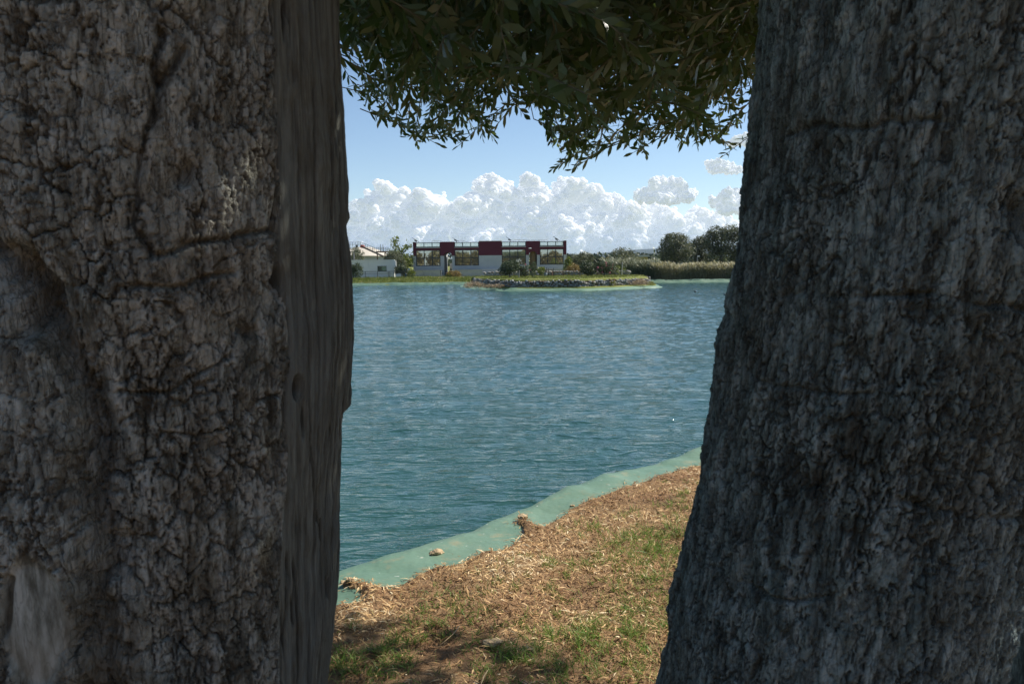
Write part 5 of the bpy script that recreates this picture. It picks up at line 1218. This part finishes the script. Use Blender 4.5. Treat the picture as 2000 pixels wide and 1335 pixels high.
wk.build('walkway_railing', M['metal_grey'], tank)
MB().box(xt(735), xt(757), YT - .3, YT + 1.0, zt_(493), zt_(490.5)).tube([(xt(737), YT, zt_(492)), (xt(737), YT, -.6)], .1, 6).tube([(xt(752), YT, zt_(492)), (xt(752), YT, -.6)], .1, 6).build('walkway', M['wood'], tank)
dm = MB(); dm.ell((xt(697), YT + 5, zt_(480)), (.42, .42, .28)); dm.tube([(xt(697), YT + 5, zt_(482)), (xt(697), YT + 5, zt_(477.5))], .08, 6); dm.build('red_vent_hood', M['red'], tank, True)
MB().tube([(xt(688), YT + 4, zt_(483)), (xt(688), YT + 4, zt_(477))], .16, 7).build('vent_pipe', M['black'], tank)
# pole left of tank
p = at(692, 104); tag(MB().tube([p, p + [0, 0, ztop(692, 493, 104) - p[2]]], .06, 7).build('lamp_pole', M['metal_grey'], None), 'short pale pole in front of the olive behind the cabin', 'pole')
# waterside railing, white sack, blue frame
YF = 97.5; fz = float(ground_z(xc_(740, YF), YF)[0])
fe = empty('railing', (xc_(745, YF), YF, fz), 'dark two bar railing in front of the white cabin', 'railing')
zt1, zt2 = ztop(745, 530, YF), ztop(745, 534, YF)
MB().tube([(xc_(706, YF), YF, zt1), (xc_(797, YF), YF, zt1)], .03, 5).build('rail', M['metal_dark'], fe); MB().tube([(xc_(706, YF), YF, zt2), (xc_(797, YF), YF, zt2)], .025, 5).build('rail', M['metal_dark'], fe)
for q in (713, 737, 758, 761, 784): MB().tube([(xc_(q, YF), YF, fz - .1), (xc_(q, YF), YF, zt1 + .03)], .035, 5).build('post', M['metal_dark'], fe)
fe = empty('railing', (xc_(870, 101), 101, -.6), 'short dark railing at the foot of the arched passage', 'railing')
zt1 = ztop(865, 528, 101.)
for dz in (0, .35): MB().tube([(xc_(859, 101), 101, zt1 - dz), (xc_(884, 101), 101, zt1 - dz)], .03, 5).build('rail', M['metal_dark'], fe)
for q in (860, 865, 878): MB().tube([(xc_(q, 101), 101, -.7), (xc_(q, 101), 101, zt1 + .02)], .03, 5).build('post', M['metal_dark'], fe)
bf = MB(); q0, q1 = xc_(790.5, 98.6), xc_(799, 98.6); bz = ztop(795, 526, 98.6)
bf.box(q0, q0 + .12, 98.6, 98.75, -.65, bz); bf.box(q0, q1, 98.6, 98.75, bz, bz + .1); tag(bf.box(q1 - .1, q1, 98.6, 98.75, -.65, bz).build('gate_frame', M['blue'], None), 'bright blue metal frame beside the pale plinth wall', 'frame')
sk = MB(); sk.ell((xc_(779, 98), 98.0, -.35), (.42, .35, .38)); tag(sk.build('covered_heap', M['white'], None, True), 'low white covered heap at the foot of the cabin corner', 'heap')
# island furniture
bx, by_ = P(1065.5, 520, 73)[0], 73.0; bn = empty('litter_bin', (bx, by_, 0), 'small blue grey cylindrical litter bin on the island grass', 'litter bin')
MB().tube([(bx, by_, -.02), (bx, by_, .30)], [.14, .16], 14).build('body', simple('bin_grey_blue', (.20, .24, .27)), bn, True); MB().tube([(bx, by_, .30), (bx, by_, .33)], [.17, .17], 14).build('rim', M['metal_grey'], bn); MB().tube([(bx, by_ + .2, -.02), (bx, by_ + .2, .45)], .02, 5).build('post', M['metal_dark'], bn)
def table(px, Yy, lab, w=1.0):
    x = P(px, 520, Yy)[0]; t = empty('picnic_table', (x, Yy, 0), lab, 'picnic table')
    for q in range(4): MB().box(x - w / 2, x + w / 2, Yy - .3 + q * .15, Yy - .17 + q * .15, .52, .555).build('plank', M['wood'], t)
    for sx in (-w * .38, w * .38):
        MB().tube([(x + sx, Yy - .45, 0), (x + sx, Yy - .1, .52)], .03, 5).build('leg', M['wood'], t); MB().tube([(x + sx, Yy + .45, 0), (x + sx, Yy + .1, .52)], .03, 5).build('leg', M['wood'], t)
    for sy in (-.5, .5): MB().box(x - w / 2, x + w / 2, Yy + sy - .1, Yy + sy + .1, .28, .31).build('bench_seat', M['wood'], t)
table(1072, 74.5, 'weathered wooden picnic table next to the litter bin', .8)
x = P(1090, 520, 75.2)[0]; be = empty('bench', (x, 75.2, 0), 'long low brown bench at the edge of the island lawn', 'bench'); MB().box(x - .55, x + .55, 75.0, 75.3, .32, .37).build('seat', M['wood'], be)
for sx in (-.45, .45): MB().box(x + sx - .04, x + sx + .04, 75.05, 75.25, 0, .32).build('leg', M['wood'], be)
for i, (px, h, lab) in enumerate([(1067.5, .75, 'taller thin dark post nearest the bin'), (1071, .68, 'thin dark post in the middle of the trio'), (1081.5, .72, 'thin dark post at the bench end of the table')]):
    x = P(px, 520, 74)[0]; tag(MB().tube([(x, 74, -.02), (x, 74, h)], .025, 6).build('post', M['metal_dark'], None), lab, 'post', 'thin posts around the picnic table')
x = P(1013.5, 520, 69)[0]; tag(MB().tube([(x, 69, -.03), (x + .02, 69, .60)], .045, 7).build('post', M['metal_grey'], None), 'short grey post between the two nearest oleanders', 'post')
x = P(1215, 520, 74)[0]; tag(MB().tube([(x - .03, 74, -.03), (x, 74, .6), (x + .03, 74, ztop(1215, 511, 74))], [.04, .035, .025], 7).build('post', M['concrete_light'], None), 'slim pale post rising before the yellow green shrub', 'post')
# ducks
def duck(px, py, lab, k=.55):
    c = G(px, py, WZ); t = empty('duck', c, lab, 'duck', 'ducks on the water')
    mb = MB(); mb.ell((c[0], c[1], WZ + .05 * k), (.17 * k, .09 * k, .08 * k)); mb.tube([(c[0] - .12 * k, c[1], WZ + .08 * k), (c[0] - .15 * k, c[1], WZ + .17 * k)], [.045 * k, .03 * k], 7)
    mb.ell((c[0] - .16 * k, c[1], WZ + .19 * k), (.055 * k, .04 * k, .04 * k)); mb.tube([(c[0] - .2 * k, c[1], WZ + .18 * k), (c[0] - .26 * k, c[1], WZ + .17 * k)], [.02 * k, .008 * k], 5); mb.build('body', M['black'], t, True)
    MB().tube([(c[0] + .13 * k, c[1], WZ + .08 * k), (c[0] + .23 * k, c[1], WZ + .12 * k)], [.05 * k, .012 * k], 6).build('tail', M['white'], t)
duck(1358, 570, 'dark duck swimming alone on open water past the island'); duck(1416, 576, 'dark duck on the water close to the grey trunk')
# sheds and lamp between far trees
x = P(1252, 500, 106)[0]; zb_ = -.6; shed = empty('shed', (x, 106, zb_), 'small yellow walled shed with grey roof beyond the reeds', 'shed'); MB().box(x - .9, x + .9, 106, 108, zb_, ztop(1252, 501.5, 106)).build('wall', simple('ochre_render', (.45, .38, .15)), shed); MB().prism([(x - 1.3, ztop(1252, 501.5, 106)), (x + 1.2, ztop(1252, 501.5, 106)), (x + .9, ztop(1252, 497.8, 106)), (x - .8, ztop(1252, 497.8, 106))], 105.6, 108.4).build('roof', M['concrete'], shed)
x = P(1349, 500, 118)[0]; hs = empty('house', (x, 118, -.6), 'pale house glimpsed between two olive trees behind the reeds', 'house'); MB().box(x - 1.6, x + 1.6, 118, 122, -.6, ztop(1349, 492, 118)).build('wall', M['concrete_light'], hs); MB().prism([(x - 1.9, ztop(1349, 492, 118)), (x + 1.9, ztop(1349, 492, 118)), (x + .9, ztop(1349, 474, 118)), (x - .9, ztop(1349, 474, 118))], 117.7, 122.3).build('roof', M['concrete_light'], hs)
p = at(1361.5, 89); zt1 = ztop(1361.5, 500.5, 89); lpq = empty('street_lamp', p, 'short grey lamp post standing up out of the pale reeds', 'street lamp'); MB().tube([p, (p[0], p[1], zt1)], .05, 7).build('pole', M['metal_grey'], lpq); MB().tube([(p[0], p[1], zt1), (p[0] + .25, p[1] - .05, zt1 + .02)], [.06, .09], 7).build('lamp_head', M['white'], lpq)

# ------------------------------------------------------------------ haze
def haze():
    m = bpy.data.materials.new('haze'); m.use_nodes = True; N, L = m.node_tree.nodes, m.node_tree.links; N.remove(N['Principled BSDF'])
    v = N.new('ShaderNodeVolumePrincipled'); v.inputs['Density'].default_value = HAZE; v.inputs['Color'].default_value = (.55, .75, 1, 1); v.inputs['Anisotropy'].default_value = .2
    L.new(v.outputs[0], N['Material Output'].inputs['Volume'])
    tag(MB().box(-5200, 5200, -5200, 6200, -6, 110).build('haze', m, None), kind='stuff')
HAZE = 8e-5
if HAZE: haze()
print('tris', sum(len(m.loops) - 2 * len(m.polygons) for m in bpy.data.meshes))
